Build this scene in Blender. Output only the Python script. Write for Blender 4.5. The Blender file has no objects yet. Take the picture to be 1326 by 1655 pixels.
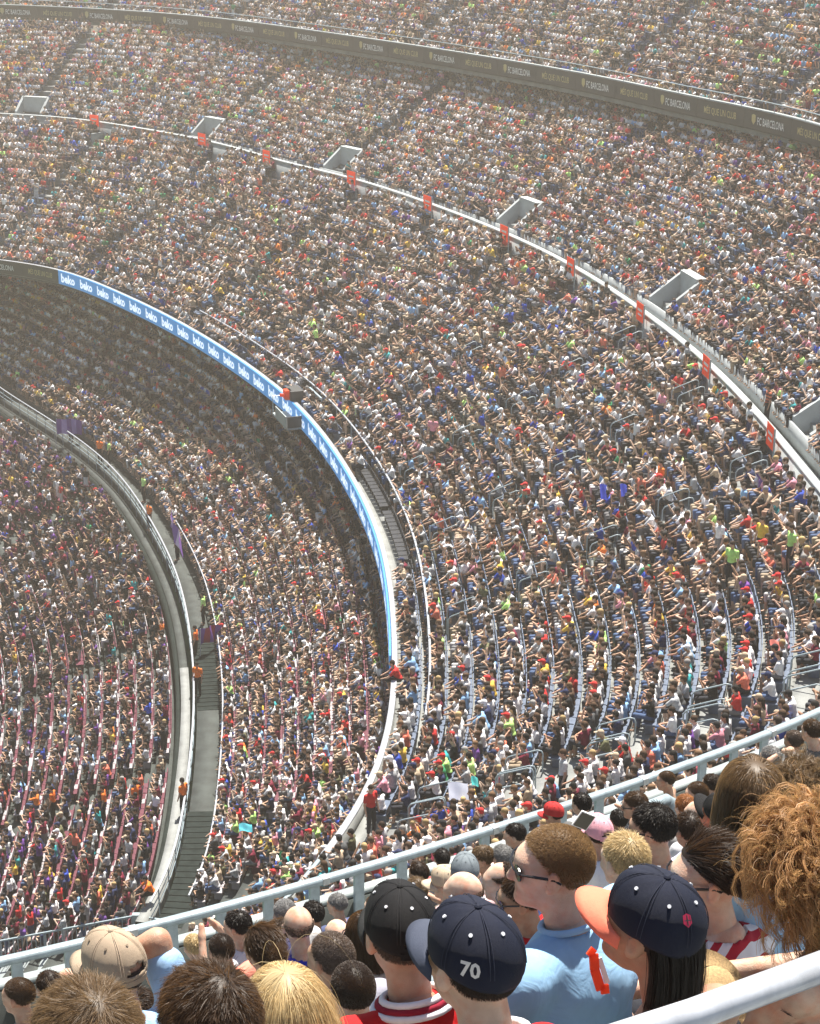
import bpy, bmesh, math, random
import numpy as np
from mathutils import Vector, Matrix
R = math.radians
rng = np.random.default_rng(7)
random.seed(7)
sc = bpy.context.scene
col = sc.collection
# ------------------------------------------------------------------ camera, world, sun, exposure
EYE = 48.0
FPX, YH, CX, CY = 3000.0, -250.0, 663.0, 827.5
PITCH = math.atan((CY - YH) / FPX)
cam = bpy.data.cameras.new('camera')
cam.sensor_fit = 'VERTICAL'; cam.sensor_height = 24.0; cam.lens = FPX / 1655 * 24.0
cam.clip_start = 0.05; cam.clip_end = 2000
camo = bpy.data.objects.new('camera', cam); col.objects.link(camo)
camo.location = (0, 0, EYE); camo.rotation_euler = (math.pi / 2 - PITCH, 0, 0)
sc.camera = camo
SUN_EL, SUN_AZ = R(65), R(14)          # azimuth measured from +Y towards +X
w = bpy.data.worlds.new('World'); sc.world = w; w.use_nodes = True
nt = w.node_tree; bg = nt.nodes['Background']
sky = nt.nodes.new('ShaderNodeTexSky'); sky.sky_type = 'NISHITA'; sky.sun_disc = False
sky.sun_elevation = SUN_EL; sky.sun_rotation = SUN_AZ
nt.links.new(sky.outputs[0], bg.inputs[0]); bg.inputs[1].default_value = 0.05
sl = bpy.data.lights.new('sun', 'SUN'); sl.energy = 5.0; sl.angle = R(0.53); sl.color = (1.0, 0.93, 0.83)
so = bpy.data.objects.new('sun', sl); col.objects.link(so)
sdir = Vector((math.sin(SUN_AZ) * math.cos(SUN_EL), math.cos(SUN_AZ) * math.cos(SUN_EL), math.sin(SUN_EL)))
so.rotation_euler = sdir.to_track_quat('Z', 'Y').to_euler(); so.location = (40, 80, 90)
sc.view_settings.view_transform = 'Standard'; sc.view_settings.look = 'None'
sc.view_settings.exposure = 1.35; sc.view_settings.gamma = 1.0; sc.view_settings.use_curve_mapping = False
HAZE_DENS, HAZE_G = 0.0015, 0.5

def ray(px, py):
    X = (px - CX) / FPX; Y = -(py - CY) / FPX
    return np.array([X, math.cos(PITCH) + Y * math.sin(PITCH), -math.sin(PITCH) + Y * math.cos(PITCH)])
def at(px, py, t):                       # point at depth t along the axis
    return np.array([0, 0, EYE]) + ray(px, py) * t
def onh(px, py, h):                      # point h below the eye
    d = ray(px, py); return np.array([0, 0, EYE]) + d * (h / -d[2])
def project(P):
    P = np.asarray(P, float); x = P[..., 0]; y = P[..., 1]; z = P[..., 2] - EYE
    f = y * math.cos(PITCH) - z * math.sin(PITCH); u = y * math.sin(PITCH) + z * math.cos(PITCH)
    return CX + FPX * x / f, CY - FPX * u / f, f
# ------------------------------------------------------------------ object helpers
def tag(o, label=None, cat=None, group=None, kind=None):
    if label: o['label'] = label
    if cat: o['category'] = cat
    if group: o['group'] = group
    if kind: o['kind'] = kind
    return o
def empty(name, loc, label=None, cat=None, group=None, rz=0):
    o = bpy.data.objects.new(name, None); col.objects.link(o); o.location = loc; o.rotation_euler = (0, 0, rz)
    o.empty_display_size = .2
    return tag(o, label, cat, group)
def meshdata(name, V, F, m=None, smooth=False):
    me = bpy.data.meshes.new(name)
    V = np.ascontiguousarray(V, dtype=np.float32)
    if isinstance(F, np.ndarray):
        n, k = F.shape
        me.vertices.add(len(V)); me.vertices.foreach_set('co', V.ravel())
        me.loops.add(n * k); me.loops.foreach_set('vertex_index', F.astype(np.int32).ravel())
        me.polygons.add(n); me.polygons.foreach_set('loop_start', np.arange(0, n * k, k, dtype=np.int32))
        me.polygons.foreach_set('loop_total', np.full(n, k, np.int32))
        me.update(calc_edges=True); me.validate()
    else:
        me.from_pydata(V.tolist(), [], F); me.update()
    if m is not None:
        for mm in (m if isinstance(m, (list, tuple)) else [m]): me.materials.append(mm)
    if smooth: me.polygons.foreach_set('use_smooth', [True] * len(me.polygons))
    return me
def obj(name, me, parent=None, loc=None):
    o = bpy.data.objects.new(name, me); col.objects.link(o)
    if parent is not None: o.parent = parent
    if loc is not None: o.location = loc
    return o
class MB:
    def __init__(s): s.V = []; s.F = []; s.n = 0
    def add(s, V, F):
        V = [tuple(v) for v in V]; s.V += V; s.F += [tuple(i + s.n for i in f) for f in F]; s.n += len(V)
    def box(s, c, size, rz=0, rot=None):
        x, y, z = [d / 2 for d in size]
        vs = [Vector((a * x, b * y, d * z)) for a in (-1, 1) for b in (-1, 1) for d in (-1, 1)]
        M = rot if rot is not None else Matrix.Rotation(rz, 3, 'Z')
        vs = [M @ v + Vector(c) for v in vs]
        s.add(vs, [(0, 1, 3, 2), (4, 6, 7, 5), (0, 4, 5, 1), (2, 3, 7, 6), (0, 2, 6, 4), (1, 5, 7, 3)])
    def tube(s, pts, r, n=8, caps=True):
        pts = [Vector(p) for p in pts]; m = len(pts); base = s.n; V = []
        prev = None
        for i, p in enumerate(pts):
            d = (pts[min(i + 1, m - 1)] - pts[max(i - 1, 0)]).normalized()
            a = Vector((0, 0, 1)) if abs(d.z) < .9 else Vector((1, 0, 0))
            if prev is not None: a = prev
            u = (a - d * a.dot(d)).normalized(); v = d.cross(u); prev = u
            rr = r[i] if isinstance(r, (list, tuple)) else r
            V += [p + u * (rr * math.cos(2 * math.pi * k / n)) + v * (rr * math.sin(2 * math.pi * k / n)) for k in range(n)]
        F = [(i * n + k, i * n + (k + 1) % n, (i + 1) * n + (k + 1) % n, (i + 1) * n + k) for i in range(m - 1) for k in range(n)]
        if caps: F += [tuple(range(n))[::-1], tuple((m - 1) * n + k for k in range(n))]
        s.add(V, F)
    def bar(s, a, b, wd, ht):            # rectangular bar from a to b
        a = Vector(a); b = Vector(b); d = b - a; L = d.length; x = d.normalized()
        up = Vector((0, 0, 1)) if abs(x.z) < .95 else Vector((1, 0, 0))
        y = up.cross(x).normalized(); z = x.cross(y)
        M = Matrix((x, y, z)).transposed(); s.box((a + b) / 2, (L, wd, ht), rot=M)
    def build(s, name, m, parent=None, smooth=False):
        me = bpy.data.meshes.new(name); me.from_pydata(s.V, [], s.F); me.update()
        me.materials.append(m)
        if smooth: me.polygons.foreach_set('use_smooth', [True] * len(me.polygons))
        return obj(name, me, parent)
def local(o, root):                      # give a child built in world space its parent, keeping it in place
    o.parent = root; o.matrix_parent_inverse = root.matrix_basis.inverted(); return o
# ------------------------------------------------------------------ materials
def newmat(name):
    m = bpy.data.materials.new(name); m.use_nodes = True
    return m, m.node_tree, m.node_tree.nodes['Principled BSDF']
def setc(b, key, v):
    if key in b.inputs: b.inputs[key].default_value = v
def mat(name, c, rough=.6, metal=0, noise=.0, nscale=8, bump=0, c2=None, bscale=60, spec=.5):
    m, t, b = newmat(name)
    b.inputs['Base Color'].default_value = (*c, 1); b.inputs['Roughness'].default_value = rough
    b.inputs['Metallic'].default_value = metal; setc(b, 'Specular IOR Level', spec)
    if noise or c2:
        tc = t.nodes.new('ShaderNodeTexCoord'); nz = t.nodes.new('ShaderNodeTexNoise'); nz.inputs['Scale'].default_value = nscale
        nz.inputs['Detail'].default_value = 6; nz.inputs['Roughness'].default_value = .65
        rp = t.nodes.new('ShaderNodeMix'); rp.data_type = 'RGBA'
        d = c2 if c2 else tuple(x * (1 - noise) for x in c)
        rp.inputs[6].default_value = (*c, 1); rp.inputs[7].default_value = (*d, 1)
        mr = t.nodes.new('ShaderNodeMapRange'); mr.inputs[1].default_value = .35; mr.inputs[2].default_value = .65
        t.links.new(tc.outputs['Object'], nz.inputs['Vector']); t.links.new(nz.outputs[0], mr.inputs[0])
        t.links.new(mr.outputs[0], rp.inputs[0]); t.links.new(rp.outputs[2], b.inputs['Base Color'])
    if bump:
        tc = t.nodes.new('ShaderNodeTexCoord'); nz = t.nodes.new('ShaderNodeTexNoise'); nz.inputs['Scale'].default_value = bscale
        bp = t.nodes.new('ShaderNodeBump'); bp.inputs['Strength'].default_value = bump; bp.inputs['Distance'].default_value = .01
        t.links.new(tc.outputs['Object'], nz.inputs['Vector']); t.links.new(nz.outputs[0], bp.inputs['Height'])
        t.links.new(bp.outputs[0], b.inputs['Normal'])
    return m
M = {}
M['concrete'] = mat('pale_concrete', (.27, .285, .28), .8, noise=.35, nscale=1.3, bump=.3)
M['concrete_dark'] = mat('weathered_shaded_concrete', (.06, .072, .068), .85, noise=.5, nscale=1.6, bump=.3)  # dark concrete; on the near kick wall this tone stands in for shade
M['parapet'] = mat('grey_blue_painted_parapet', (.31, .355, .365), .6, noise=.22, nscale=.9)
M['rail'] = mat('pale_blue_grey_paint', (.33, .41, .45), .35, noise=.25, nscale=9)
M['rail_white'] = mat('white_painted_pipe', (.50, .53, .58), .22, noise=.25, nscale=14)
M['pale'] = mat('pale_walkway_paint', (.42, .46, .47), .6, noise=.25, nscale=1.1)
M['dark'] = mat('dark_panel', (.05, .052, .05), .5, noise=.3, nscale=1)
M['blue_board'] = mat('blue_led_board', (.05, .22, .50), .4)
M['led_text'] = mat('white_led_text', (.7, .8, .85), .5)
for k_, c_, e_ in (('blue_board', (.04, .24, .58), .25), ('led_text', (.8, .9, 1), .35)):
    b_ = M[k_].node_tree.nodes['Principled BSDF']; b_.inputs['Emission Color'].default_value = (*c_, 1); b_.inputs['Emission Strength'].default_value = e_
M['white_text'] = mat('white_print', (.85, .85, .82), .5)
M['gold_text'] = mat('gold_print', (.55, .46, .20), .5)
M['steel'] = mat('galvanised_steel', (.45, .48, .5), .35, metal=.6, noise=.3, nscale=20)
M['orange_sign'] = mat('orange_red_sign', (.90, .14, .05), .5)
_t = M['orange_sign'].node_tree; _tr = _t.nodes.new('ShaderNodeBsdfTranslucent'); _tr.inputs[0].default_value = (.95, .22, .10, 1); _mx = _t.nodes.new('ShaderNodeMixShader'); _mx.inputs[0].default_value = .55
_t.links.new(_t.nodes['Principled BSDF'].outputs[0], _mx.inputs[1]); _t.links.new(_tr.outputs[0], _mx.inputs[2]); _t.links.new(_mx.outputs[0], _t.nodes['Material Output'].inputs[0])
M['grass'] = mat('pitch_grass', (.05, .12, .03), .9, noise=.4, nscale=.4)
M['black_plastic'] = mat('black_plastic', (.012, .012, .014), .25)
M['stair'] = mat('dark_green_grey_stair', (.024, .032, .030), .95, spec=.1, noise=.4, nscale=3)

# attribute-driven crowd materials
def crowd_mat(name, instanced):
    m, t, b = newmat(name)
    b.inputs['Roughness'].default_value = .75; setc(b, 'Specular IOR Level', .3)
    z = t.nodes.new('ShaderNodeAttribute'); z.attribute_name = 'zone'; z.attribute_type = 'GEOMETRY'
    sep = t.nodes.new('ShaderNodeSeparateColor'); t.links.new(z.outputs['Color'], sep.inputs[0])
    def src(nm):
        a = t.nodes.new('ShaderNodeAttribute'); a.attribute_name = nm; a.attribute_type = 'INSTANCER'; return a.outputs['Color']
    cur = src('hair')
    for i, nm in enumerate(('skin', 'shirt', 'trousers')):
        mx = t.nodes.new('ShaderNodeMix'); mx.data_type = 'RGBA'
        t.links.new(sep.outputs[i], mx.inputs[0]); t.links.new(cur, mx.inputs[6]); t.links.new(src(nm), mx.inputs[7]); cur = mx.outputs[2]
    t.links.new(cur, b.inputs['Base Color'])
    return m
M['crowd'] = crowd_mat('crowd_cloth_skin_hair', True)
def objcol_mat(name, rough, fabric=False, skin=False):
    m, t, b = newmat(name); b.inputs['Roughness'].default_value = rough; setc(b, 'Specular IOR Level', .3)
    oi = t.nodes.new('ShaderNodeObjectInfo')
    tc = t.nodes.new('ShaderNodeTexCoord'); nz = t.nodes.new('ShaderNodeTexNoise'); nz.inputs['Scale'].default_value = 14 if skin else 9
    nz.inputs['Detail'].default_value = 4
    mr = t.nodes.new('ShaderNodeMapRange'); mr.inputs[1].default_value = .3; mr.inputs[2].default_value = .7
    mr.inputs[3].default_value = .74 if skin else .84; mr.inputs[4].default_value = 1.12
    vm = t.nodes.new('ShaderNodeVectorMath'); vm.operation = 'SCALE'
    t.links.new(tc.outputs['Object'], nz.inputs['Vector']); t.links.new(nz.outputs[0], mr.inputs[0])
    t.links.new(oi.outputs['Color'], vm.inputs[0]); t.links.new(mr.outputs[0], vm.inputs['Scale'])
    t.links.new(vm.outputs[0], b.inputs['Base Color'])
    bp = t.nodes.new('ShaderNodeBump'); bp.inputs['Distance'].default_value = .012 if fabric else .003
    bp.inputs['Strength'].default_value = .55 if fabric else .25
    n2 = t.nodes.new('ShaderNodeTexNoise'); n2.inputs['Scale'].default_value = 11 if fabric else 120
    n2.inputs['Detail'].default_value = 3
    if fabric: n2.inputs['Distortion'].default_value = 1.2
    t.links.new(tc.outputs['Object'], n2.inputs['Vector']); t.links.new(n2.outputs[0], bp.inputs['Height']); t.links.new(bp.outputs[0], b.inputs['Normal'])
    if skin:
        n3 = t.nodes.new('ShaderNodeTexNoise'); n3.inputs['Scale'].default_value = 22; n3.inputs['Detail'].default_value = 7; m3 = t.nodes.new('ShaderNodeMapRange'); m3.inputs[1].default_value = .42; m3.inputs[2].default_value = .68
        r3 = t.nodes.new('ShaderNodeMix'); r3.data_type = 'RGBA'; r3.blend_type = 'MULTIPLY'; r3.inputs[7].default_value = (1, .74, .66, 1)
        t.links.new(tc.outputs['Object'], n3.inputs['Vector']); t.links.new(n3.outputs[0], m3.inputs[0]); t.links.new(m3.outputs[0], r3.inputs[0]); t.links.new(vm.outputs[0], r3.inputs[6]); t.links.new(r3.outputs[2], b.inputs['Base Color'])
        n2.inputs['Scale'].default_value = 260; bp.inputs['Strength'].default_value = .5
        b.inputs['Subsurface Weight'].default_value = .12
        b.inputs['Subsurface Radius'].default_value = (.012, .005, .003); b.inputs['Subsurface Scale'].default_value = 1.0
    return m
M['skin_oc'] = objcol_mat('skin', .48, skin=True)
M['cloth_oc'] = objcol_mat('cotton_cloth', .85, fabric=True)
M['cap_oc'] = objcol_mat('cap_twill', .8)
_t = M['cap_oc'].node_tree; _b = _t.nodes['Principled BSDF']; _w = _t.nodes.new('ShaderNodeTexWave'); _w.inputs['Scale'].default_value = 260; _w.bands_direction = 'DIAGONAL'
_p = _t.nodes.new('ShaderNodeBump'); _p.inputs['Strength'].default_value = .5; _p.inputs['Distance'].default_value = .0008; _tc = _t.nodes.new('ShaderNodeTexCoord')
_t.links.new(_tc.outputs['Object'], _w.inputs['Vector']); _t.links.new(_w.outputs['Fac'], _p.inputs['Height']); _t.links.new(_b.inputs['Normal'].links[0].from_socket, _p.inputs['Normal']); _t.links.new(_p.outputs[0], _b.inputs['Normal'])
# ------------------------------------------------------------------ SDF bodies -> surface nets
def box_of(p):
    if p[0] == 'c': a, b, ra, rb = np.array(p[1]), np.array(p[2]), p[3], p[4]; r = max(ra, rb); return np.minimum(a, b) - r, np.maximum(a, b) + r
    c, r = np.array(p[1]), np.array(p[2]); m = r.max() if len(p) > 3 and p[3] is not None else r; return c - m, c + m
def dist(p, P):
    if p[0] == 'c':
        a, b = np.array(p[1], float), np.array(p[2], float); ab = b - a
        t = np.clip(((P - a) @ ab) / max(ab @ ab, 1e-9), 0, 1)
        return np.linalg.norm(P - a - t[..., None] * ab, axis=-1) - (p[3] + (p[4] - p[3]) * t)
    q = P - np.array(p[1], float); r = np.array(p[2], float)
    if len(p) > 3 and p[3] is not None: q = q @ np.array(p[3])
    k0 = np.linalg.norm(q / r, axis=-1); k1 = np.linalg.norm(q / (r * r), axis=-1)
    return k0 * (k0 - 1) / np.maximum(k1, 1e-6)
def nets(prims, h, k=.03, inflate=0., subs=()):
    los, his = zip(*[box_of(p) for p in prims]); pad = 3 * h + k * .5 + inflate
    lo = np.min(los, 0) - pad; hi = np.max(his, 0) + pad
    n = np.ceil((hi - lo) / h).astype(int) + 1
    ax = [lo[i] + h * np.arange(n[i]) for i in range(3)]
    F = np.full(n, .5)
    def sub(p, grow):
        a, b = box_of(p); i0 = np.maximum(((a - grow - lo) / h).astype(int), 0); i1 = np.minimum(((b + grow - lo) / h).astype(int) + 2, n)
        sl = tuple(slice(i0[i], i1[i]) for i in range(3))
        P = np.stack(np.meshgrid(*[ax[i][sl[i]] for i in range(3)], indexing='ij'), -1)
        return sl, dist(p, P)
    for p in prims:
        kk = p[-1]['k'] if isinstance(p[-1], dict) else k
        q = p[:-1] if isinstance(p[-1], dict) else p
        sl, d = sub(q, pad + kk + .02); f = F[sl]
        hh = np.clip(.5 + .5 * (f - d) / kk, 0, 1)
        F[sl] = f * (1 - hh) + d * hh - kk * hh * (1 - hh)
    for p in subs:
        sl, d = sub(p, pad); f = F[sl]; kk = .006
        hh = np.clip(.5 - .5 * (f + d) / kk, 0, 1)
        F[sl] = f * (1 - hh) - d * hh + kk * hh * (1 - hh)
    F -= inflate
    S = F < 0
    c = [F[i:n[0] - 1 + i, j:n[1] - 1 + j, l:n[2] - 1 + l] for i in (0, 1) for j in (0, 1) for l in (0, 1)]
    s = [x < 0 for x in c]
    cnt = sum(x.astype(np.int8) for x in s); act = (cnt > 0) & (cnt < 8)
    idx = np.argwhere(act); cv = np.stack([x[act] for x in c], 1)
    cor = np.array([(i, j, l) for i in (0, 1) for j in (0, 1) for l in (0, 1)], float)
    acc = np.zeros((len(idx), 3)); num = np.zeros(len(idx))
    for a in range(8):
        for b in range(a + 1, 8):
            if np.abs(cor[a] - cor[b]).sum() != 1: continue
            va, vb = cv[:, a], cv[:, b]; mk = (va < 0) != (vb < 0)
            t = np.where(mk, va / np.where(mk, va - vb, 1), 0)
            acc += np.where(mk[:, None], cor[a] + t[:, None] * (cor[b] - cor[a]), 0); num += mk
    V = lo + (idx + acc / num[:, None]) * h
    vid = np.full(act.shape, -1, np.int64); vid[act] = np.arange(len(idx))
    Q = []
    for a in range(3):
        b_, c_ = (a + 1) % 3, (a + 2) % 3
        s0 = [slice(None)] * 3; s1 = [slice(None)] * 3
        s0[a] = slice(0, n[a] - 1); s1[a] = slice(1, n[a])
        e0, e1 = S[tuple(s0)], S[tuple(s1)]
        x = np.argwhere(e0 != e1)
        x = x[(x[:, b_] > 0) & (x[:, c_] > 0) & (x[:, b_] < n[b_] - 1) & (x[:, c_] < n[c_] - 1)]
        fl = e0[tuple(x.T)]
        def g(db, dc):
            y = x.copy(); y[:, b_] -= db; y[:, c_] -= dc; return vid[tuple(y.T)]
        q = np.stack([g(1, 1), g(0, 1), g(0, 0), g(1, 0)], 1)
        q[~fl] = q[~fl][:, ::-1]; Q.append(q)
    return V, np.concatenate(Q)
def rotz(a): c, s = math.cos(a), math.sin(a); return np.array([[c, -s, 0], [s, c, 0], [0, 0, 1]])
def rotx(a): c, s = math.cos(a), math.sin(a); return np.array([[1, 0, 0], [0, c, -s], [0, s, c]])
# ---- figure definition: local +Y forwards, +X right hand side, origin at the seat under the hips
def figure(pose='sit', arms='lap', lean=0., build=1., head_yaw=0., head_tilt=0., female=False, armlen=1.):
    g = {}
    if pose == 'sit':
        hip = np.array([0, .02, .12]); kn = [np.array([s * .12, .46, .12]) for s in (-1, 1)]; ft = [np.array([s * .13, .44, -.34]) for s in (-1, 1)]
    elif pose == 'lean':
        hip = np.array([0, .05, .12]); kn = [np.array([s * .16, .46, .14]) for s in (-1, 1)]; ft = [np.array([s * .13, .36, -.34]) for s in (-1, 1)]
    else:
        hip = np.array([0, 0, .55]); kn = [np.array([s * .10, .03, .08]) for s in (-1, 1)]; ft = [np.array([s * .11, 0, -.36]) for s in (-1, 1)]
    hips = [hip + np.array([s * .085, 0, 0]) for s in (-1, 1)]
    sw = (.165 if female else .19) * build
    U = rotx(-lean)
    ch = hip + U @ np.array([0, .0, .27]); nk = hip + U @ np.array([0, -.01, .46]); hd = hip + U @ np.array([0, .040, .625])
    if lean > .3: hd = nk + np.array([0, .07, .17])
    sh = [hip + U @ np.array([s * sw, -.01, .405]) for s in (-1, 1)]
    el, ha = [], []
    for i, s in enumerate((-1, 1)):
        am = arms[i] if isinstance(arms, (tuple, list)) else arms
        A = {'lap': ((.06, .10, -.26), (-.13, .32, -.26)), 'down': ((.05, .0, -.29), (.06, .08, -.54)),
             'brow': ((.06, .24, -.10), (-.12, .21, .21)), 'up': ((.07, .08, .24), (.02, .14, .50)),
             'cross': ((.03, .17, -.22), (-.24, .27, -.14)), 'reach': ((.03, .24, -.14), (-.05, .50, -.10)),
             'phone': ((.03, .20, -.17), (-.11, .34, .07)), 'chin': ((.0, .24, -.22), (-.16, .26, .05)),
             'clap': ((.08, .13, -.23), (-.15, .34, -.04)), 'knee': ((.05, .22, -.22), (-.02, .42, -.30)),
             'rest': ((.05, .17, -.19), (-.12, .40, -.25)), 'head': ((.22, .10, .12), (-.06, .0, .26)), 'elbow': ((-.02, .10, .23), (-.12, .16, .20))}[am]
        e = sh[i] + np.array([s * A[0][0], A[0][1], A[0][2]]) * armlen; hnd = sh[i] + np.array([s * A[1][0], A[1][1], A[1][2]]) * armlen
        el.append(e); ha.append(hnd)
    HR = rotz(head_yaw) @ rotx(-head_tilt)
    g.update(hip=hip, hips=hips, kn=kn, ft=ft, ch=ch, nk=nk, hd=hd, sh=sh, el=el, ha=ha, HR=HR, b=build, female=female)
    return g
def head_prims(g, fine=False):
    H, T = g['hd'], g['HR']
    f = lambda x, y, z: H + T @ np.array([x, y, z])
    P = [('e', f(0, -.012, .022), (.076, .094, .088), T), ('e', f(0, .030, -.035), (.060, .062, .080), T)]
    if fine:
        P += [('e', f(0, .070, -.085), (.030, .026, .020), T), ('e', f(0, .052, .028), (.060, .042, .030), T, {'k': .02}),
              ('c', f(0, .086, .012), f(0, .104, -.026), .009, .0125, {'k': .014}),
              ('c', f(-.020, .083, -.058), f(.020, .083, -.058), .0085, .0085, {'k': .008}),
              ('e', f(.036, .066, -.018), (.022, .022, .018), T, {'k': .02}), ('e', f(-.036, .066, -.018), (.022, .022, .018), T, {'k': .02}),
              ('e', f(.030, .079, .010), (.0125, .0125, .0105), T, {'k': .004}), ('e', f(-.030, .079, .010), (.0125, .0125, .0105), T, {'k': .004})]
        for s in (-1, 1):
            P += [('e', f(s * .080, -.004, .0), (.010, .020, .031), T @ rotz(s * -.45), {'k': .006}),
                  ('e', f(s * .077, .006, -.022), (.008, .012, .014), T, {'k': .006})]
    else:
        P += [('e', f(s * .080, 0, 0), (.014, .02, .03), T, {'k': .008}) for s in (-1, 1)]
        P += [('c', f(0, .09, .01), f(0, .105, -.02), .012, .015, {'k': .015})]
    return P
def skin_prims(g, fine=False):
    b = g['b']; P = []
    P += [('c', g['nk'] - [0, .0, .04], g['hd'] + [0, -.015, -.03], .063 * (.86 if g['female'] else 1), .055 * (.88 if g['female'] else 1))]
    P += torso_prims(g)
    for i in range(2):
        P += [('c', g['sh'][i], g['el'][i], .050 * b, .038), ('c', g['el'][i], g['ha'][i], .038, .026),
              ('c', g['hips'][i], g['kn'][i], .082 * b, .056), ('c', g['kn'][i], g['ft'][i], .054, .036),
              ('c', g['ft'][i] + [0, -.02, -.035], g['ft'][i] + [0, .14, -.05], .034, .028)]
        d = g['ha'][i] - g['el'][i]; d = d / np.linalg.norm(d)
        P += [('c', g['ha'][i], g['ha'][i] + d * .08, .030, .022, {'k': .015})]
    return P
def torso_prims(g):
    b = g['b']; h, c, n = g['hip'], g['ch'], g['nk']
    return [('e', h + [0, 0, .02], (.165 * b, .120 * b, .12)), ('e', (h + c) / 2, (.145 * b, .108 * b, .16)),
            ('e', c + [0, 0, .02], (.165 * b, .112 * b, .17)),
            ('c', g['sh'][0] + [.03, 0, 0], g['sh'][1] - [.03, 0, 0], .056 * b, .056 * b),
            ('c', n - [0, 0, .06], n, .075, .055)]
def shirt_prims(g, sleeve=.75):
    P = torso_prims(g)
    for i in range(2):
        e = g['sh'][i] + (g['el'][i] - g['sh'][i]) * min(sleeve, 1)
        P += [('c', g['sh'][i], e, .058 * g['b'], .054 * g['b'])]
        if sleeve > 1: P += [('c', g['el'][i], g['el'][i] + (g['ha'][i] - g['el'][i]) * (sleeve - 1), .050, .040)]
    return P
def trouser_prims(g, length=.55):
    P = [('e', g['hip'] + [0, 0, .0], (.168 * g['b'], .124 * g['b'], .11))]
    for i in range(2):
        P += [('c', g['hips'][i], g['hips'][i] + (g['kn'][i] - g['hips'][i]) * (1 if length > 0 else .62), .088 * g['b'], .068)]
        if length > 0: P += [('c', g['kn'][i], g['kn'][i] + (g['ft'][i] - g['kn'][i]) * length, .064, .056)]
    return P
def hair_prims(g, style='short'):
    H, T = g['hd'], g['HR']; f = lambda x, y, z: H + T @ np.array([x, y, z])
    P = [('e', f(0, -.022, .036), (.084, .098, .088), T), ('e', f(0, -.05, -.01), (.074, .066, .075), T)]
    if style == 'long': P += [('e', f(0, -.070, -.08), (.082, .048, .13), T), ('e', f(0, -.08, -.18), (.07, .035, .08), T)]
    if style == 'cap': P += [('e', f(0, .10, .045), (.062, .075, .012), T, {'k': .01})]
    if style == 'bun': P += [('e', f(0, -.12, .05), (.035, .035, .035), T)]
    return P
# ------------------------------------------------------------------ plan curves of the bowl
def resample(P, step=.5):
    P = np.asarray(P, float)
    # Catmull-Rom through the points, then even steps, then light smoothing
    Q = []
    E_ = np.vstack([2 * P[0] - P[1], P, 2 * P[-1] - P[-2]])
    for i in range(1, len(E_) - 2):
        p0, p1, p2, p3 = E_[i - 1:i + 3]
        t = np.linspace(0, 1, 24, endpoint=False)[:, None]
        Q.append(.5 * ((2 * p1) + (p2 - p0) * t + (2 * p0 - 5 * p1 + 4 * p2 - p3) * t ** 2 + (3 * p1 - p0 - 3 * p2 + p3) * t ** 3))
    Q = np.vstack(Q + [P[-1:]])
    for _ in range(2):
        s = np.r_[0, np.cumsum(np.linalg.norm(np.diff(Q, axis=0), axis=1))]
        u = np.arange(0, s[-1], step); Q = np.stack([np.interp(u, s, Q[:, k]) for k in (0, 1)], 1)
        kz = np.ones(13) / 13
        pad = np.vstack([Q[:1] + (Q[:1] - Q[1:2]) * np.arange(6, 0, -1)[:, None], Q, Q[-1:] + (Q[-1:] - Q[-2:-1]) * np.arange(1, 7)[:, None]])
        Q = np.stack([np.convolve(pad[:, k], kz, 'valid') for k in (0, 1)], 1)
    return Q
def normals(Q):
    t = np.gradient(Q, axis=0); t /= np.linalg.norm(t, axis=1)[:, None]
    return np.stack([-t[:, 1], t[:, 0]], 1)
def proj2(pts, h): return [tuple(onh(x, y, h)[:2]) for x, y in pts]
H_T3, H_WK, H_BL, H_W1 = 13.0, 20.0, 27.5, 35.3
def ext(P, d0, d1):
    P = [np.array(p) for p in P]; a = P[0] - P[1]; b = P[-1] - P[-2]
    return np.array([P[0] + a / np.linalg.norm(a) * d0] + P + [P[-1] + b / np.linalg.norm(b) * d1])
T3p = proj2([(0, 8), (300, 25), (600, 64), (900, 112), (1100, 153), (1326, 203)], H_T3)
T3p = [(-66, 177), (-50, 168)] + T3p + [(22.5, 76), (24.2, 65), (24, 54), (20.5, 43), (14, 33)] + proj2([(1326, 1160), (800, 1338), (400, 1464), (0, 1566)], H_T3 - 1.0) + [(-10.5, 16.1), (-18, 13.5)]
WKp = proj2([(0, 183), (136, 193), (332, 226), (455, 260), (580, 290), (703, 331), (828, 380), (940, 436), (1052, 510), (1159, 597), (1266, 712), (1326, 790)], H_WK)
WKp = [(-58, 157)] + WKp + [(13.9, 53), (12.6, 46), (9, 39)]
BLp = proj2([(0, 420), (100, 436), (220, 485), (330, 543), (450, 626), (520, 698), (580, 790), (620, 890), (635, 1000), (637, 1100), (625, 1200), (600, 1270), (460, 1460)], H_BL)
BLp = [(-58, 137), (-42, 135)] + BLp + [(-8, 37), (-14, 32)]
W1p = proj2([(20, 640), (100, 690), (180, 752), (238, 830), (288, 930), (310, 1040), (314, 1150), (300, 1280), (262, 1440)], H_W1)
_d = np.array(W1p[0]) - np.array(W1p[1]); _d /= np.linalg.norm(_d)
W1p = [tuple(np.array(W1p[0]) + _d * 26 + np.array([-3., -3.])), tuple(np.array(W1p[0]) + _d * 13)] + W1p + [(-11.5, 50), (-15, 43)]
T3, WK, BL, W1 = [resample(p) for p in (T3p, WKp, BLp, W1p)]
T3n, WKn, BLn, W1n = [normals(q) for q in (T3, WK, BL, W1)]
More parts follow.
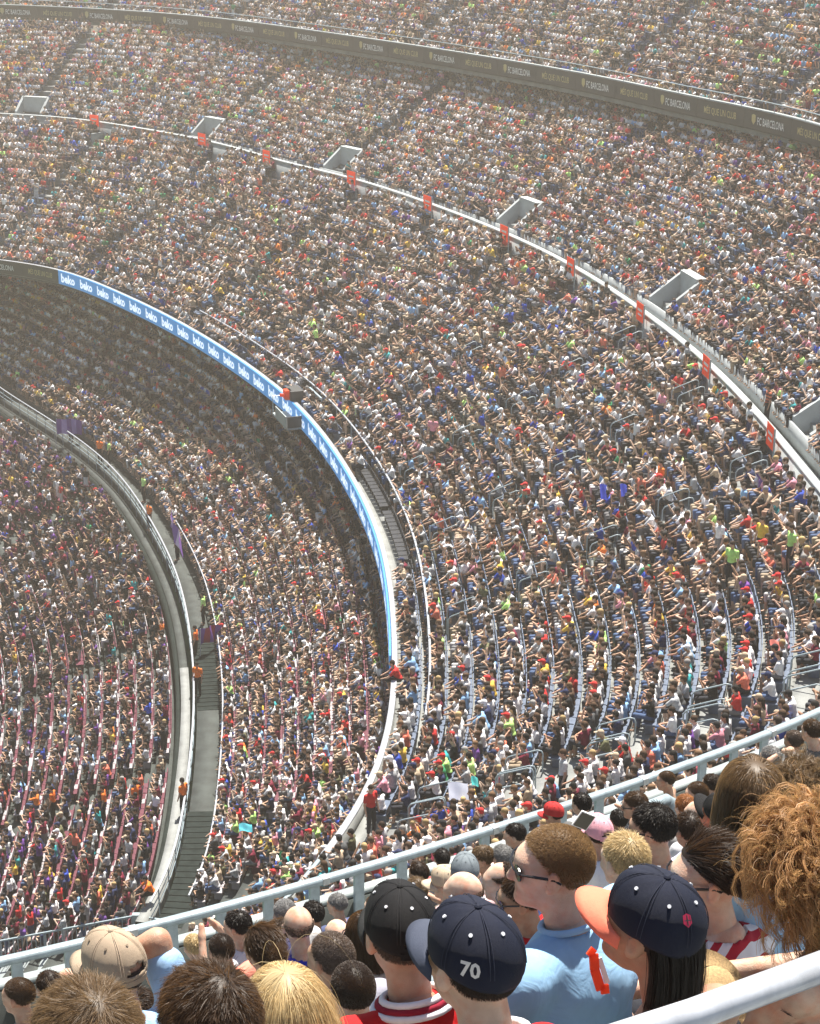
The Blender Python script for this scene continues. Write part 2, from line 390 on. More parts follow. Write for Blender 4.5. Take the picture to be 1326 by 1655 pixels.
def hit(Q, Nn, C, dmax, fill):           # distance from each Q along its normal to the polyline C
    out = np.full(len(Q), np.nan)
    for i, (q, n) in enumerate(zip(Q, Nn)):
        v = C - q; side = v[:, 0] * -n[1] + v[:, 1] * n[0]; al = v @ n
        j = np.where((side[:-1] * side[1:] <= 0) & (al[:-1] > 0) & (al[:-1] < dmax))[0]
        if len(j): out[i] = al[j].min()
    ok = ~np.isnan(out)
    if ok.any(): out = np.interp(np.arange(len(out)), np.where(ok)[0], out[ok])
    else: out[:] = fill
    kz = np.ones(21) / 21; return np.convolve(np.pad(out, 10, mode='edge'), kz, 'valid')
dBW = hit(BL, BLn, WK, 22, 14); dWB = hit(W1, W1n, BL, 16, 8)
# aisles: pixel on the walkway -> index along a base curve
def idx_at(Q, px, py, h):
    p = onh(px, py, h)[:2]; return int(np.argmin(((Q - p) ** 2).sum(1)))
def idx_at_n(Q, Nn, p):                  # base sample whose normal passes through p
    v = np.asarray(p) - Q; s = np.abs(v[:, 0] * -Nn[:, 1] + v[:, 1] * Nn[:, 0]); al = (v * Nn).sum(1)
    s[(al < -30) | (al > 30)] = 1e9; return int(np.argmin(s + .02 * np.abs(al)))

class Tier:                              # rows of steps from per-row offset arrays
    def __init__(s, name, label, Q, Nn, offs, zs, m, i0=0, i1=None):
        s.Q, s.N, s.offs, s.zs = Q, Nn, offs, zs; s.i0, s.i1 = i0, i1 or len(Q)
        s.root = empty(name, (0, 0, 0), label, 'grandstand')
        for k in range(len(zs)):
            a = Q + Nn * offs[k][:, None]; b = Q + Nn * offs[k + 1][:, None]
            zl = zs[k - 1] if k else zs[0] - .6
            up = zs[k] >= zl
            sl = slice(s.i0, s.i1, 2); a, b = a[sl], b[sl]; n = len(a)
            V = np.concatenate([np.c_[a, np.full(n, zl)], np.c_[a, np.full(n, zs[k])], np.c_[b, np.full(n, zs[k])], np.c_[b, np.full(n, zs[k] - .25)]])
            F = []
            r = np.arange(n - 1)
            for q in range(3): F.append(np.stack([q * n + r, q * n + r + 1, (q + 1) * n + r + 1, (q + 1) * n + r], 1))
            obj('terrace_step', meshdata('terrace_step', V, np.concatenate(F), m), s.root)
    def pt(s, i, k, d):                  # position in row k, d of the tread from its front
        i = np.asarray(i, float); i0 = np.floor(i).astype(int); f = (i - i0)[..., None]
        q = s.Q[i0] * (1 - f) + s.Q[np.minimum(i0 + 1, len(s.Q) - 1)] * f
        n = s.N[i0] * (1 - f) + s.N[np.minimum(i0 + 1, len(s.Q) - 1)] * f
        o = s.offs[k][i0] * (1 - d) + s.offs[k + 1][i0] * d
        return q + n * o[..., None], n
const = lambda Q, v: np.full(len(Q), float(v))
# third tier (all round), 27 rows
NR3 = 27
zs = [EYE - (H_T3 + .75) + .5 * k for k in range(NR3)]
tier3 = Tier('grandstand', 'upper tier of pale concrete terraces above the dark advertising board', T3, T3n,
             [const(T3, .25 + .8 * k) for k in range(NR3 + 1)], zs, M['concrete'])
# second tier, lower half: strip, front rows, rail, rows up to the walkway parapet
offs = [const(BL, .12), const(BL, .55), const(BL, 1.28)]
NR2 = 15
for k in range(1, NR2 + 1): offs.append(1.28 + (dBW + .05 - 1.28) * k / NR2)
zf = EYE - (H_BL + .55); zt = EYE - (H_WK + 1.2)
zs = [zf, zf + .05] + [zf + .35 + (zt - zf - .35) * k / (NR2 - 1) for k in range(NR2)]
tier2a = Tier('grandstand', 'middle tier front block of concrete rows between blue board and walkway', BL, BLn, offs, zs, M['concrete'])
# walkway and second tier upper half
NR2u = 17
offs = [const(WK, .1), const(WK, 1.1)] + [const(WK, 1.1 + .68 * k) for k in range(1, NR2u + 1)]
zw = EYE - (H_WK + .95)
tier2b = Tier('grandstand', 'middle tier rear block rising from the grey walkway into the shade', WK, WKn, offs, [zw] + [zw + .40 + .355 * k for k in range(NR2u)], M['concrete'])
# first tier upper half
NR1u = 19
offs = [const(W1, .1), const(W1, 1.3)] + [const(W1, 1.3 + .68 * k) for k in range(1, NR1u + 1)]
z1 = EYE - (H_W1 + .95)
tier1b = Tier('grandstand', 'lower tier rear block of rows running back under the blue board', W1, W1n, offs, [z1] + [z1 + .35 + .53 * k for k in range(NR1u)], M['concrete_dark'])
# first tier lower half: rows stepping down towards the pitch
NR1l = 30
offs = [const(W1, -.85 - .80 * (NR1l - k)) for k in range(NR1l + 1)]
zl = z1 - .9
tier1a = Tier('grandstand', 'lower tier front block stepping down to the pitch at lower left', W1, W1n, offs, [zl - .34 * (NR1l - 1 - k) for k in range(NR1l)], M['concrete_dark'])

def wall(name, Q, Nn, off, z0, z1_, th, m, parent=None, i0=0, i1=None, step=2):
    sl = slice(i0, i1, step); a = (Q + Nn * off)[sl]; b = (Q + Nn * (off + th))[sl]; n = len(a)
    z0 = np.broadcast_to(z0, n); z1a = np.broadcast_to(z1_, n)
    V = np.concatenate([np.c_[a, z0], np.c_[a, z1a], np.c_[b, z1a], np.c_[b, z0]]); r = np.arange(n - 1); F = []
    for q in range(4):
        p, s = q * n, ((q + 1) % 4) * n; F.append(np.stack([p + r, p + r + 1, s + r + 1, s + r], 1))
    me = meshdata(name, V, np.concatenate(F), m); return obj(name, me, parent)
def pipe(Q, Nn, off, z, r, mb, i0=0, i1=None, step=2, n=6):
    P = (Q + Nn * off)[i0:i1:step]; mb.tube([(x, y, z) for x, y in P], r, n)
# ground / pitch
gb = MB(); gb.add([(-400, -300, 0), (400, -300, 0), (400, 500, 0), (-400, 500, 0)], [(0, 1, 2, 3)])
tag(gb.build('ground', M['grass']), kind='structure')
# lettering -----------------------------------------------------
_g = {}
def text_mesh(s, bold=0.0):
    if (s, bold) in _g: return _g[(s, bold)]
    cu = bpy.data.curves.new('lettering', 'FONT'); cu.body = s; cu.size = 1; cu.resolution_u = 2; cu.offset = bold
    o = bpy.data.objects.new('tmp', cu); col.objects.link(o)
    dg = bpy.context.evaluated_depsgraph_get(); me = bpy.data.meshes.new_from_object(o.evaluated_get(dg))
    V = np.array([v.co[:] for v in me.vertices]); F = [tuple(p.vertices) for p in me.polygons]
    bpy.data.objects.remove(o); bpy.data.meshes.remove(me); bpy.data.curves.remove(cu)
    V[:, 0] -= V[:, 0].min(); _g[(s, bold)] = (V, F); return V, F
def arc(Q): return np.r_[0, np.cumsum(np.linalg.norm(np.diff(Q, axis=0), axis=1))]
def on_curve(V, F, Q, Nn, off, s0, z0, size_x, size_z, thick=.012):
    S = arc(Q); s = s0 + V[:, 0] * size_x
    x = np.interp(s, S, Q[:, 0]); y = np.interp(s, S, Q[:, 1]); nx = np.interp(s, S, Nn[:, 0]); ny = np.interp(s, S, Nn[:, 1])
    o = off - thick
    return np.stack([x + nx * o, y + ny * o, z0 + V[:, 1] * size_z], 1), F
# top advertising board
T3top = EYE - H_T3
S3 = arc(T3)
iR = idx_at(T3, 1326, 226, H_T3)
board = empty('advertising_board', (0, 0, 0), 'long dark board with white and gold lettering along the upper tier front', 'advertising board')
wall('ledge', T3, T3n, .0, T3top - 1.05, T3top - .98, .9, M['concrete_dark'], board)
wall('top_edge', T3, T3n, -.05, T3top, T3top + .07, .3, M['parapet'], board, 0, iR + 60)
PAN = 4.4; sR = S3[iR] + 3 * PAN; crest = MB()
def panel_curved(name, Q, Nn, off, S, sa, sb, z0, z1_, m, parent, th=.1):
    s = np.linspace(sa, sb, 5); x, y, nx, ny = [np.interp(s, S, a) for a in (Q[:, 0], Q[:, 1], Nn[:, 0], Nn[:, 1])]
    V = []; 
    for o, z in ((off, z0), (off, z1_), (off + th, z1_), (off + th, z0)): V += [(x[i] + nx[i] * o, y[i] + ny[i] * o, z) for i in range(5)]
    F = [(q * 5 + i, q * 5 + i + 1, ((q + 1) % 4) * 5 + i + 1, ((q + 1) % 4) * 5 + i) for q in range(4) for i in range(4)]
    F += [(0, 5, 10, 15), (4, 9, 14, 19)]
    return obj(name, meshdata(name, V, F, m), parent)
s = 6.0; k = 0
while s < sR:
    p = panel_curved('panel', T3, T3n, -.05, S3, s + .01, s + PAN - .01, T3top - .97, T3top - .003, M['dark'], board)
    if k % 2 == 0:
        V, F = text_mesh('FC BARCELONA', .012); Vm, Fm = on_curve(V, F, T3, T3n, -.05, s + 1.25, T3top - .72, 2.5 / V[:, 0].max(), .56)
        obj('lettering', meshdata('lettering', Vm, Fm, M['white_text']), p)
        sh = np.array([(0, 1), (.5, 1.12), (1, 1), (1, .4), (.5, 0), (0, .4)]) * [.36, .5]
        Vm, Fm = on_curve(sh, [tuple(range(6))], T3, T3n, -.05, s + .72, T3top - .76, 1, 1)
        obj('crest', meshdata('crest', Vm, Fm, M['gold_text']), p)
    else:
        V, F = text_mesh('MÉS QUE UN CLUB', .012); Vm, Fm = on_curve(V, F, T3, T3n, -.05, s + .7, T3top - .68, 3.0 / V[:, 0].max(), .5)
        obj('lettering', meshdata('lettering', Vm, Fm, M['gold_text']), p)
    s += PAN; k += 1
# railing over the far upper tier front
mb = MB(); pipe(T3, T3n, .1, T3top + .5, .03, mb, 0, iR + 20, 4, 5)
for i in range(0, iR + 20, 6):
    q = T3[i] + T3n[i] * .1; mb.tube([(q[0], q[1], T3top + .05), (q[0], q[1], T3top + .5)], .02, 4)
tag(mb.build('handrail', M['rail']), 'thin pipe handrail along the top of the dark advertising board', 'handrail')
# blue board
BLt = EYE - H_BL; SB = arc(BL)
i_b0 = idx_at(BL, 100, 436, H_BL); i_b1 = idx_at(BL, 637, 1060, H_BL)
par = empty('front_parapet', (0, 0, 0), 'middle tier front parapet with white cap rail carrying the blue board', 'parapet')
wall('wall', BL, BLn, .0, BLt - 1.0, BLt - .06, .12, M['concrete'], par)
wall('cap', BL, BLn, -.06, BLt - .06, BLt + .02, .20, M['rail_white'], par, 0, i_b1 + 30)
wall('cap', BL, BLn, -.04, BLt - .04, BLt + .02, .12, M['rail'], par, i_b1 + 28)
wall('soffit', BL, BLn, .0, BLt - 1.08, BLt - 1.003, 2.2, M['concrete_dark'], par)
bb = empty('blue_advertising_board', (0, 0, 0), 'blue advertising board repeating one white word around the middle tier', 'advertising board')
db = empty('dark_advertising_board', (0, 0, 0), 'short dark board with white and gold lettering at the left edge', 'advertising board')
s = SB[i_b0]
while s < SB[i_b1]:
    p = panel_curved('panel', BL, BLn, -.16, SB, s + .006, s + 2.494, BLt - .90, BLt + .03, M['blue_board'], bb, .08)
    V, F = text_mesh('beko', .035); Vm, Fm = on_curve(V, F, BL, BLn, -.16, s + .35, BLt - .70, 1.75 / V[:, 0].max(), .80)
    obj('lettering', meshdata('lettering', Vm, Fm, M['led_text']), p); s += 2.5
s = SB[i_b0] - 3.9; k = 0
while s > 8:
    p = panel_curved('panel', BL, BLn, -.16, SB, s + .006, s + 3.894, BLt - .90, BLt + .03, M['dark'], db, .08)
    V, F = text_mesh('MÉS QUE UN CLUB' if k % 2 == 0 else 'FC BARCELONA', .012)
    Vm, Fm = on_curve(V, F, BL, BLn, -.16, s + .7, BLt - .62, 2.5 / V[:, 0].max(), .5)
    obj('lettering', meshdata('lettering', Vm, Fm, M['gold_text' if k % 2 == 0 else 'white_text']), p); s -= 3.9; k += 1
mb = MB(); pipe(BL, BLn, 1.30, BLt + .62, .045, mb, idx_at(BL, 300, 520, H_BL), idx_at(BL, 640, 1200, H_BL), 2, 6)
mb2 = MB()
for i in range(idx_at(BL, 300, 520, H_BL), idx_at(BL, 640, 1200, H_BL), 3):
    q = BL[i] + BLn[i] * 1.30; mb2.box((q[0], q[1], zf + .6), (.05, .05, 1.25))
wr = empty('white_rail', (0, 0, 0), 'white pipe rail behind the press row of the middle tier', 'rail')
mb.build('pipe', M['rail_white'], wr); mb2.build('post', M['rail'], wr)['kind'] = 'stuff'
wall('screen', BL, BLn, 1.27, zf, BLt + .35, .03, M['parapet'], wr, idx_at(BL, 620, 890, H_BL), idx_at(BL, 640, 1200, H_BL))
# near end: grey rail above dark fascia of the middle tier
# walkway parapet
wp = empty('walkway_parapet', (0, 0, 0), 'curving grey parapet wall in front of the middle tier walkway', 'parapet')
WKt = EYE - H_WK
wall('wall', WK, WKn, -.12, WKt - 2.6, WKt - .05, .14, M['pale'], wp)
wall('cap', WK, WKn, -.18, WKt - .05, WKt + .02, .3, M['pale'], wp)
wall('rear_wall', WK, WKn, 1.04, zw, zw + .8, .08, M['pale'], wp)
wall('walkway_floor', WK, WKn, .05, zw - .1, zw + .02, .98, M['pale'], wp)
# orange signs hanging in front of the parapet
SIGNS = [(136, 208), (332, 235), (455, 262), (580, 297), (703, 338), (826, 388), (940, 443), (1052, 515), (1159, 602), (1266, 716)]
where = ['leftmost, above the dark doorway', 'second from the left, beside the far concrete stair entrance', 'third from the left, just before the far slab', 'fourth from the left, on a tall pole below the far slab',
         'fifth from the left, midway along the walkway', 'sixth from the left, below the middle slab', 'seventh from the left, up the walkway from the big slab', 'eighth from the left, under the big pale slab',
         'second from the right, above the curved handrail', 'rightmost and nearest, over the pale stairs']
VOM = []
for (px, py), wh in zip(SIGNS, where):
    p = onh(px, py - 4, H_WK); i = idx_at(WK, px, py - 8, H_WK); VOM.append(i)
    n = WKn[i]; q = WK[i] - n * .40; yaw = math.atan2(n[1], n[0])
    r = empty('section_sign', (q[0], q[1], WKt), 'orange red section sign, ' + wh, 'sign', 'orange section signs along the walkway', yaw)
    b = MB(); b.box((0, 0, .12), (.02, 1.05, .85)); b.build('sign_board', M['orange_sign'], r)
    b = MB(); b.box((-.016, 0, .22), (.012, .62, .11)); b.box((-.016, 0, .0), (.012, .5, .08)); b.build('lettering', M['white_text'], r)
    b = MB(); b.tube([(0, -.56, .56), (0, -.56, -1.9)], .035, 6); b.box((.12, 0, .02), (.2, .06, .05)); b.build('pole', M['rail'], r)
# vomitory slabs rising from the walkway into the rear block
for (px, py, L, nm) in ((10, 190, 3, 'small grey stair entrance block at the left edge of the walkway'), (300, 222, 3.2, 'grey stair entrance block holding a person in pink beside the far walkway'), (515, 275, 3.6, 'pale stair entrance slab second along the far walkway'), (792, 362, 3.8, 'pale angled stair entrance slab halfway along the walkway'), (1030, 492, 4.0, 'large pale angled stair entrance slab above the eighth orange sign'), (1262, 690, 4.4, 'nearest stair entrance with tall pale side wall at the right edge')):
    L *= .42; i = idx_at(WK, px, py, H_WK); n = WKn[i]; q = WK[i]; yaw = math.atan2(n[1], n[0])
    r = empty('stair_entrance', (q[0], q[1], zw), nm, 'stair entrance', 'concrete stair entrances off the walkway', yaw)
    for s_, lab in ((-1, None), (1, None)):
        b = MB(); y = s_ * 1.15; x0 = 1.14
        b.add([(x0, y - .11, 0), (x0, y + .11, 0), (x0, y - .11, 1.0), (x0, y + .11, 1.0), (x0 + L, y - .11, 1.2), (x0 + L, y + .11, 1.2), (x0 + L, y - .11, 1.55 + L * .4), (x0 + L, y + .11, 1.55 + L * .4)],
              [(0, 1, 3, 2), (4, 6, 7, 5), (2, 3, 7, 6), (0, 2, 6, 4), (1, 5, 7, 3), (0, 4, 5, 1)])
        b.build('side_wall', M['pale'], r)
    b = MB(); b.box((1.14 + L, 0, .95 + L * .4), (.5, 2.1, 1.2)); b.build('back_wall', M['pale'], r)
    for kk in range(5):
        b = MB(); b.box((1.3 + .3 * kk, 0, .1 + .16 * kk), (.3, 2.0, .2 + .02 * kk)); b.build('step', M['pale'], r)
# lower walkway: inner parapet, outer rail
lw = empty('lower_walkway_railing', (0, 0, 0), 'pale railing curving along the lower tier walkway', 'railing')
W1t = EYE - H_W1
iW0 = 0; iW1 = idx_at(W1, 248, 1475, H_W1)
mb = MB(); pipe(W1, W1n, .0, W1t, .045, mb, iW0, iW1, 2, 6); mb.build('pipe', M['rail_white'], lw)
mb = MB(); pipe(W1, W1n, .0, W1t - .35, .022, mb, iW0, iW1, 2, 5); pipe(W1, W1n, .0, W1t - .62, .022, mb, iW0, iW1, 2, 5); mb.build('mid_pipe', M['rail'], lw)
for i in range(iW0, iW1, 3):
    q = W1[i]; b = MB(); b.tube([(q[0], q[1], z1 - .3), (q[0], q[1], W1t)], .025, 5); b.build('post', M['rail'], lw)
wall('parapet', W1, W1n, -.60, z1 - 1.3, z1 + .10, .40, M['concrete'], lw, idx_at(W1, 310, 1050, H_W1), iW1)
wall('kerb', W1, W1n, -.60, z1 - 1.3, z1 - .10, .40, M['concrete_dark'], lw, 0, idx_at(W1, 310, 1050, H_W1) + 1)
wall('dark_wall', W1, W1n, -.84, z1 - 1.3, z1 - .25, .23, M['stair'], lw, 0, iW1)
mb = MB(); i_a, i_b = idx_at(W1, 312, 1060, H_W1), iW1
pipe(W1, W1n, 1.27, z1 + 1.05, .035, mb, idx_at(W1, 240, 850, H_W1), iW1, 2, 6)
tag(mb.build('inner_handrail', M['rail_white']), 'thin white handrail between the dark stairs and the lower tier seats', 'handrail')
# dark stairs sunk in the lower walkway
for (pa, pb, lab) in (((316, 1010), (314, 1120), 'dark stair flight beside stewards halfway up the lower walkway'), ((302, 1290), (255, 1465), 'dark stair flight at the near end of the lower walkway')):
    ia, ib = idx_at(W1, *pa, H_W1), idx_at(W1, *pb, H_W1)
    r = empty('stair_flight', (0, 0, 0), lab, 'stairs', 'dark stair flights of the lower walkway')
    n = max(6, int((SB[1] * 0 + (ib - ia) * .5) / .36)); n = min(n, 36)
    for kk in range(n):
        f = ia + (ib - ia) * kk / n; f2 = ia + (ib - ia) * (kk + 1) / n
        q = W1[int(f)] * (1 - f % 1) + W1[int(f) + 1] * (f % 1); q2 = W1[int(f2)] * (1 - f2 % 1) + W1[int(f2) + 1] * (f2 % 1); nn = W1n[int(f)]
        b = MB(); a0, a1, b0, b1 = q + nn * .12, q + nn * 1.2, q2 + nn * .12, q2 + nn * 1.2
        z = z1 + .45 - .46 * kk / n * 1.0 + .004
        top = z; 
        b.add([(*a0, z1 - .8), (*a1, z1 - .8), (*b1, z1 - .8), (*b0, z1 - .8), (*a0, top), (*a1, top), (*b1, top), (*b0, top)],
              [(3, 2, 1, 0), (4, 5, 6, 7), (0, 1, 5, 4), (1, 2, 6, 5), (2, 3, 7, 6), (3, 0, 4, 7)])
        b.build('step', M['stair'], r)
# gangway across the lower tier at lower left, with baluster railing
ga, gb_, gc = onh(220, 1480, 36.2), onh(0, 1521, 38.0), onh(292, 1492, 36.2)
rail = empty('gangway_railing', (0, 0, 0), 'grey baluster railing along the gangway at the lower left', 'railing')
def bal_rail(a, b, root, z_drop=1.0, n=30, post=None):
    a, b = Vector(a), Vector(b); m_ = MB(); m_.bar(a, b, .07, .06); m_.build('top_rail', M['rail'], root)
    m_ = MB(); dz = Vector((0, 0, z_drop)); m_.bar(a - dz, b - dz, .05, .05); m_.build('bottom_rail', M['rail'], root)
    for i in range(n + 1):
        p = a + (b - a) * i / n; m_ = MB(); wd = .1 if i % 10 == 0 else .025
        m_.box((p.x, p.y, p.z - z_drop / 2 - .02), (wd, .04, z_drop - .05)); m_.build('baluster', M['rail'], root)
bal_rail(ga, gb_, rail, 1.0, 30); bal_rail(ga, gc, rail, .95, 14)
b = MB(); b.box((ga[0], ga[1], ga[2] - .5), (.26, .2, 1.15)); b.build('corner_post', M['rail'], rail)
dn = np.array([gb_[0] - ga[0], gb_[1] - ga[1]]); 
b = MB(); g0, g1 = ga - [0, 0, 1.05], gb_ - [0, 0, 1.05]; off_ = np.array([-.1, -3.4, 0]); g2 = gc - [0, 0, 1.05] + [3, 0, 0]
b.add([g0, g1, g1 + off_, g2 + off_, g2, g0 - [0, 0, .3], g1 - [0, 0, .3], g1 + off_ - [0, 0, .3], g2 + off_ - [0, 0, .3], g2 - [0, 0, .3]],
      [(0, 1, 2, 3, 4), (9, 8, 7, 6, 5), (0, 5, 6, 1), (1, 6, 7, 2), (2, 7, 8, 3), (3, 8, 9, 4), (4, 9, 5, 0)])
tag(b.build('gangway_slab', M['parapet']), 'pale grey concrete gangway crossing the lower tier at lower left', 'gangway')
# camera platform and desk on the blue board
i = idx_at(BL, 478, 655, H_BL); q = BL[i]; n = BLn[i]; yaw = math.atan2(n[1], n[0])
r = empty('camera_platform', (q[0], q[1], BLt - .45), 'grey camera platform jutting over the blue board with dark box and orange cover', 'platform', rz=yaw)
b = MB(); b.box((-.1, 0, -.35), (1.7, 3.0, .12)); b.build('deck', M['parapet'], r)
b = MB(); b.box((-.98, -.4, .0), (.06, 2.1, .6)); b.build('front_panel', M['parapet'], r)
b = MB(); b.box((-.5, -1.50, .0), (.9, .06, .6)); b.build('side_panel', M['dark'], r)
b = MB(); b.box((.2, 1.2, .55), (.7, 1.2, .9)); b.build('dark_box', M['dark'], r)
b = MB(); b.box((-.2, 1.1, .75), (.35, .5, .5)); b.tube([(-.2, 1.1, .7), (-.6, 1.1, .75)], .1, 8); b.build('camera_cover', M['orange_sign'], r)
b = MB(); b.box((.9, -.4, .5), (.1, 2.2, 1.3)); b.build('rear_screen', M['rail'], r)
b = MB(); b.tube([(-.9, 1.5, -.3), (-.9, 1.5, .6), (.7, 1.5, .6), (.7, 1.5, -.3)], .03, 6); b.build('guard_rail', M['rail'], r)
# door under the leftmost sign; shade of its opening painted as a dark sheet
i = idx_at(WK, 130, 200, H_WK); q = WK[i] - WKn[i] * .3; yaw = math.atan2(WKn[i][1], WKn[i][0])
r = empty('doorway', (q[0], q[1], WKt - 2.3), 'grey doorway with dark opening below the leftmost orange sign', 'doorway', rz=yaw)
b = MB(); b.box((0, 0, .8), (.06, 1.2, 1.5)); b.build('opening', M['dark'], r)
for s_ in (-1, 1):
    b = MB(); b.box((-.5, s_ * .72, .75), (1.1, .16, 1.7)); b.build('jamb', M['parapet'], r)
# ------------------------------------------------------------------ haze
hz = MB(); hz.box((0, 90, (EYE + 3 - 1) / 2), (760, 620, EYE + 5))
hm = bpy.data.materials.new('haze'); hm.use_nodes = True; t = hm.node_tree
t.nodes.remove(t.nodes['Principled BSDF']); pv = t.nodes.new('ShaderNodeVolumePrincipled')
pv.inputs['Density'].default_value = HAZE_DENS; pv.inputs['Color'].default_value = (1, .90, .74, 1); pv.inputs['Anisotropy'].default_value = HAZE_G
t.links.new(pv.outputs[0], t.nodes['Material Output'].inputs['Volume'])
tag(hz.build('haze', hm), kind='stuff')
# ------------------------------------------------------------------ crowd figure variants
def zones(V, g, sleeve, tl, style):
    ds = []
    for P in (skin_prims(g) + head_prims(g), shirt_prims(g, sleeve), trouser_prims(g, tl), hair_prims(g, style)):
        ds.append(np.min([dist(p[:-1] if isinstance(p[-1], dict) else p, V) for p in P], 0))
    ds = np.array(ds); ds[1] -= .006; ds[2] -= .006; ds[3] -= .004
    # clothes win only where they are the outer skin
    z = np.argmin(ds, 0); out = np.zeros((len(V), 4)); out[:, 3] = 1
    out[z == 0, 0] = 1; out[z == 1, 1] = 1; out[z == 2, 2] = 1; return out
VARS = [('sit', 'lap', .05, .3, 'short', .5), ('sit', ('brow', 'lap'), .1, -.3, 'short', .45), ('lean', 'knee', .45, .1, 'short', 0.1),
        ('sit', 'clap', .0, .2, 'long', .2), ('sit', 'chin', .25, -.1, 'cap', .4), ('sit', 'phone', .15, .0, 'short', .9), ('sit', ('lap', 'brow'), .0, .5, 'bun', -.3),
        ('sit', 'cross', .1, -.5, 'short', 1.0), ('lean', 'knee', .3, -.3, 'cap', .3), ('stand', 'down', .0, .1, 'short', .8), ('stand', 'clap', .05, -.2, 'short', 1.0),
        ('stand', ('up', 'down'), .0, .2, 'short', .6), ('sit', 'up', .0, .0, 'short', -.4), ('sit', 'head', .0, .1, 'short', -.4)]
var_obs = []
vcol = bpy.data.collections.new('crowd_variants')
for vi, (pose, arms, lean, hy, style, tl) in enumerate(VARS):
    g = figure(pose, arms, lean, 1.0, hy, .1, style in ('long', 'bun'), 1.0)
    P = skin_prims(g) + head_prims(g) + shirt_prims(g, .58) + trouser_prims(g, tl) + hair_prims(g, style)
    V, Q = nets(P, .034, .022, .008); me = meshdata('crowd_figure', V, Q, M['crowd'], True)
    at_ = me.color_attributes.new('zone', 'FLOAT_COLOR', 'POINT'); at_.data.foreach_set('color', zones(V, g, .58, tl, style).astype(np.float32).ravel())
    o = bpy.data.objects.new('crowd_figure_%02d' % vi, me); vcol.objects.link(o); var_obs.append(o)
# ------------------------------------------------------------------ palettes
SH = {'white': (.80, .80, .82), 'pale grey': (.46, .48, .50), 'black': (.015, .015, .018), 'navy': (.02, .03, .09), 'royal blue': (.03, .07, .42),
      'sky blue': (.25, .45, .72), 'red': (.55, .03, .03), 'maroon': (.16, .012, .035), 'coral': (.80, .20, .13), 'pink': (.72, .30, .38), 'yellow': (.75, .50, .08),
      'orange': (.85, .22, .04), 'teal': (.03, .30, .32), 'green': (.04, .28, .12), 'beige': (.48, .38, .27), 'dark grey': (.08, .085, .09), 'lime': (.50, .85, .25),
      'purple': (.14, .05, .26), 'brown': (.10, .06, .04), 'olive': (.12, .12, .06)}
SW = dict(zip(SH, [.31, .13, .10, .09, .035, .05, .035, .05, .025, .025, .022, .012, .015, .010, .055, .06, .016, .012, .012, .01]))
SK = [(.47, .30, .21), (.55, .38, .28), (.40, .25, .165), (.60, .44, .34), (.22, .13, .085), (.43, .28, .19)]
HR_ = {'black': (.010, .009, .008), 'dark brown': (.03, .018, .011), 'brown': (.07, .038, .02), 'light brown': (.16, .09, .045), 'blond': (.42, .30, .14), 'grey': (.30, .29, .28)}
HW = [.25, .36, .2, .09, .05, .05]
TR = {'dark': (.02, .022, .03), 'blue denim': (.06, .10, .20), 'beige': (.35, .28, .20), 'grey': (.18, .18, .19), 'white': (.6, .6, .6)}
snames = list(SH); swt = np.array([SW[k] for k in snames]); swt /= swt.sum()
hnames = list(HR_); tnames = list(TR)
people = []           # dicts of arrays
seats = []
def inview(P, mx=160, my=160):
    x, y, f = project(P); return (f > 1) & (x > -mx) & (x < 1326 + mx) & (y > -my) & (y < 1655 + my)
def rowfill(T, k, z, d, aisles, aw, occ, stand, key, spacing=.52, i0=0, i1=None, gaps=(), srow=True, pal=None):
    S = arc(T.Q + T.N * T.offs[k][:, None]); i1 = i1 or len(T.Q) - 2
    s = np.arange(S[i0], S[i1], spacing); ii = np.interp(s + rng.uniform(-.04, .04, len(s)), S, np.arange(len(S)))
    P2, n = T.pt(ii, k, d); P = np.c_[P2, np.full(len(P2), z + .43)]
    ok = inview(P)
    for a in aisles:
        ok &= np.abs(np.interp(ii, np.arange(len(S)), S) - S[a]) > aw / 2
    for (a, b) in gaps: ok &= ~((ii > a) & (ii < b))
    P, n, ii = P[ok], n[ok], ii[ok]
    if not len(P): return
    seats.append((P - np.c_[n * .0, np.zeros(len(P))], n, np.full(len(P), 0 if key.startswith('2') or key == '3' else 1)))
    m = rng.random(len(P)) < occ; P, n, ii = P[m], n[m], ii[m]; N = len(P)
    st = rng.random(N) < stand
    var = np.where(st, rng.choice([9, 10, 11], N, p=[.5, .35, .15]), rng.choice([0, 1, 2, 3, 4, 5, 6, 7, 8, 12, 13], N, p=[.25, .10, .14, .10, .12, .07, .07, .09, .045, .005, .01]))
    face = np.arctan2(-n[:, 1], -n[:, 0]) - math.pi / 2 + rng.normal(0, .28, N)
    for q in range(N):
        people.append([*(P[q] + [rng.normal(0, .02), rng.normal(0, .03), 0]), face[q], int(var[q]), key, k, ii[q]])
A2a = []
for (px, py) in SIGNS: A2a.append(idx_at_n(BL, BLn, onh(px, py, H_WK)[:2]))
A2a += [idx_at_n(BL, BLn, onh(850, 1215, 24)[:2]), idx_at_n(BL, BLn, onh(1190, 1150, 22.5)[:2])]
A2b = [idx_at(WK, x, y, H_WK) for x, y in ((10, 190), (300, 222), (515, 275), (792, 362), (1030, 492), (1262, 690))]
A3 = [idx_at(T3, x, y, H_T3) for x, y in ((125, 20), (300, 36), (590, 76), (900, 128), (1150, 182))]
A1b = [idx_at(W1, x, y, H_W1) for x, y in ((60, 660), (250, 860), (314, 1130), (285, 1380))]
A1a = [idx_at(W1, x, y, H_W1) for x, y in ((40, 650), (180, 752), (300, 980))]
i_st = idx_at_n(W1, W1n, onh(165, 1335, 39.5)[:2])
for k in range(NR3): rowfill(tier3, k, tier3.zs[k], .5, A3, 1.3, .97, .02, '3', spacing=.43, i1=iR + 24)
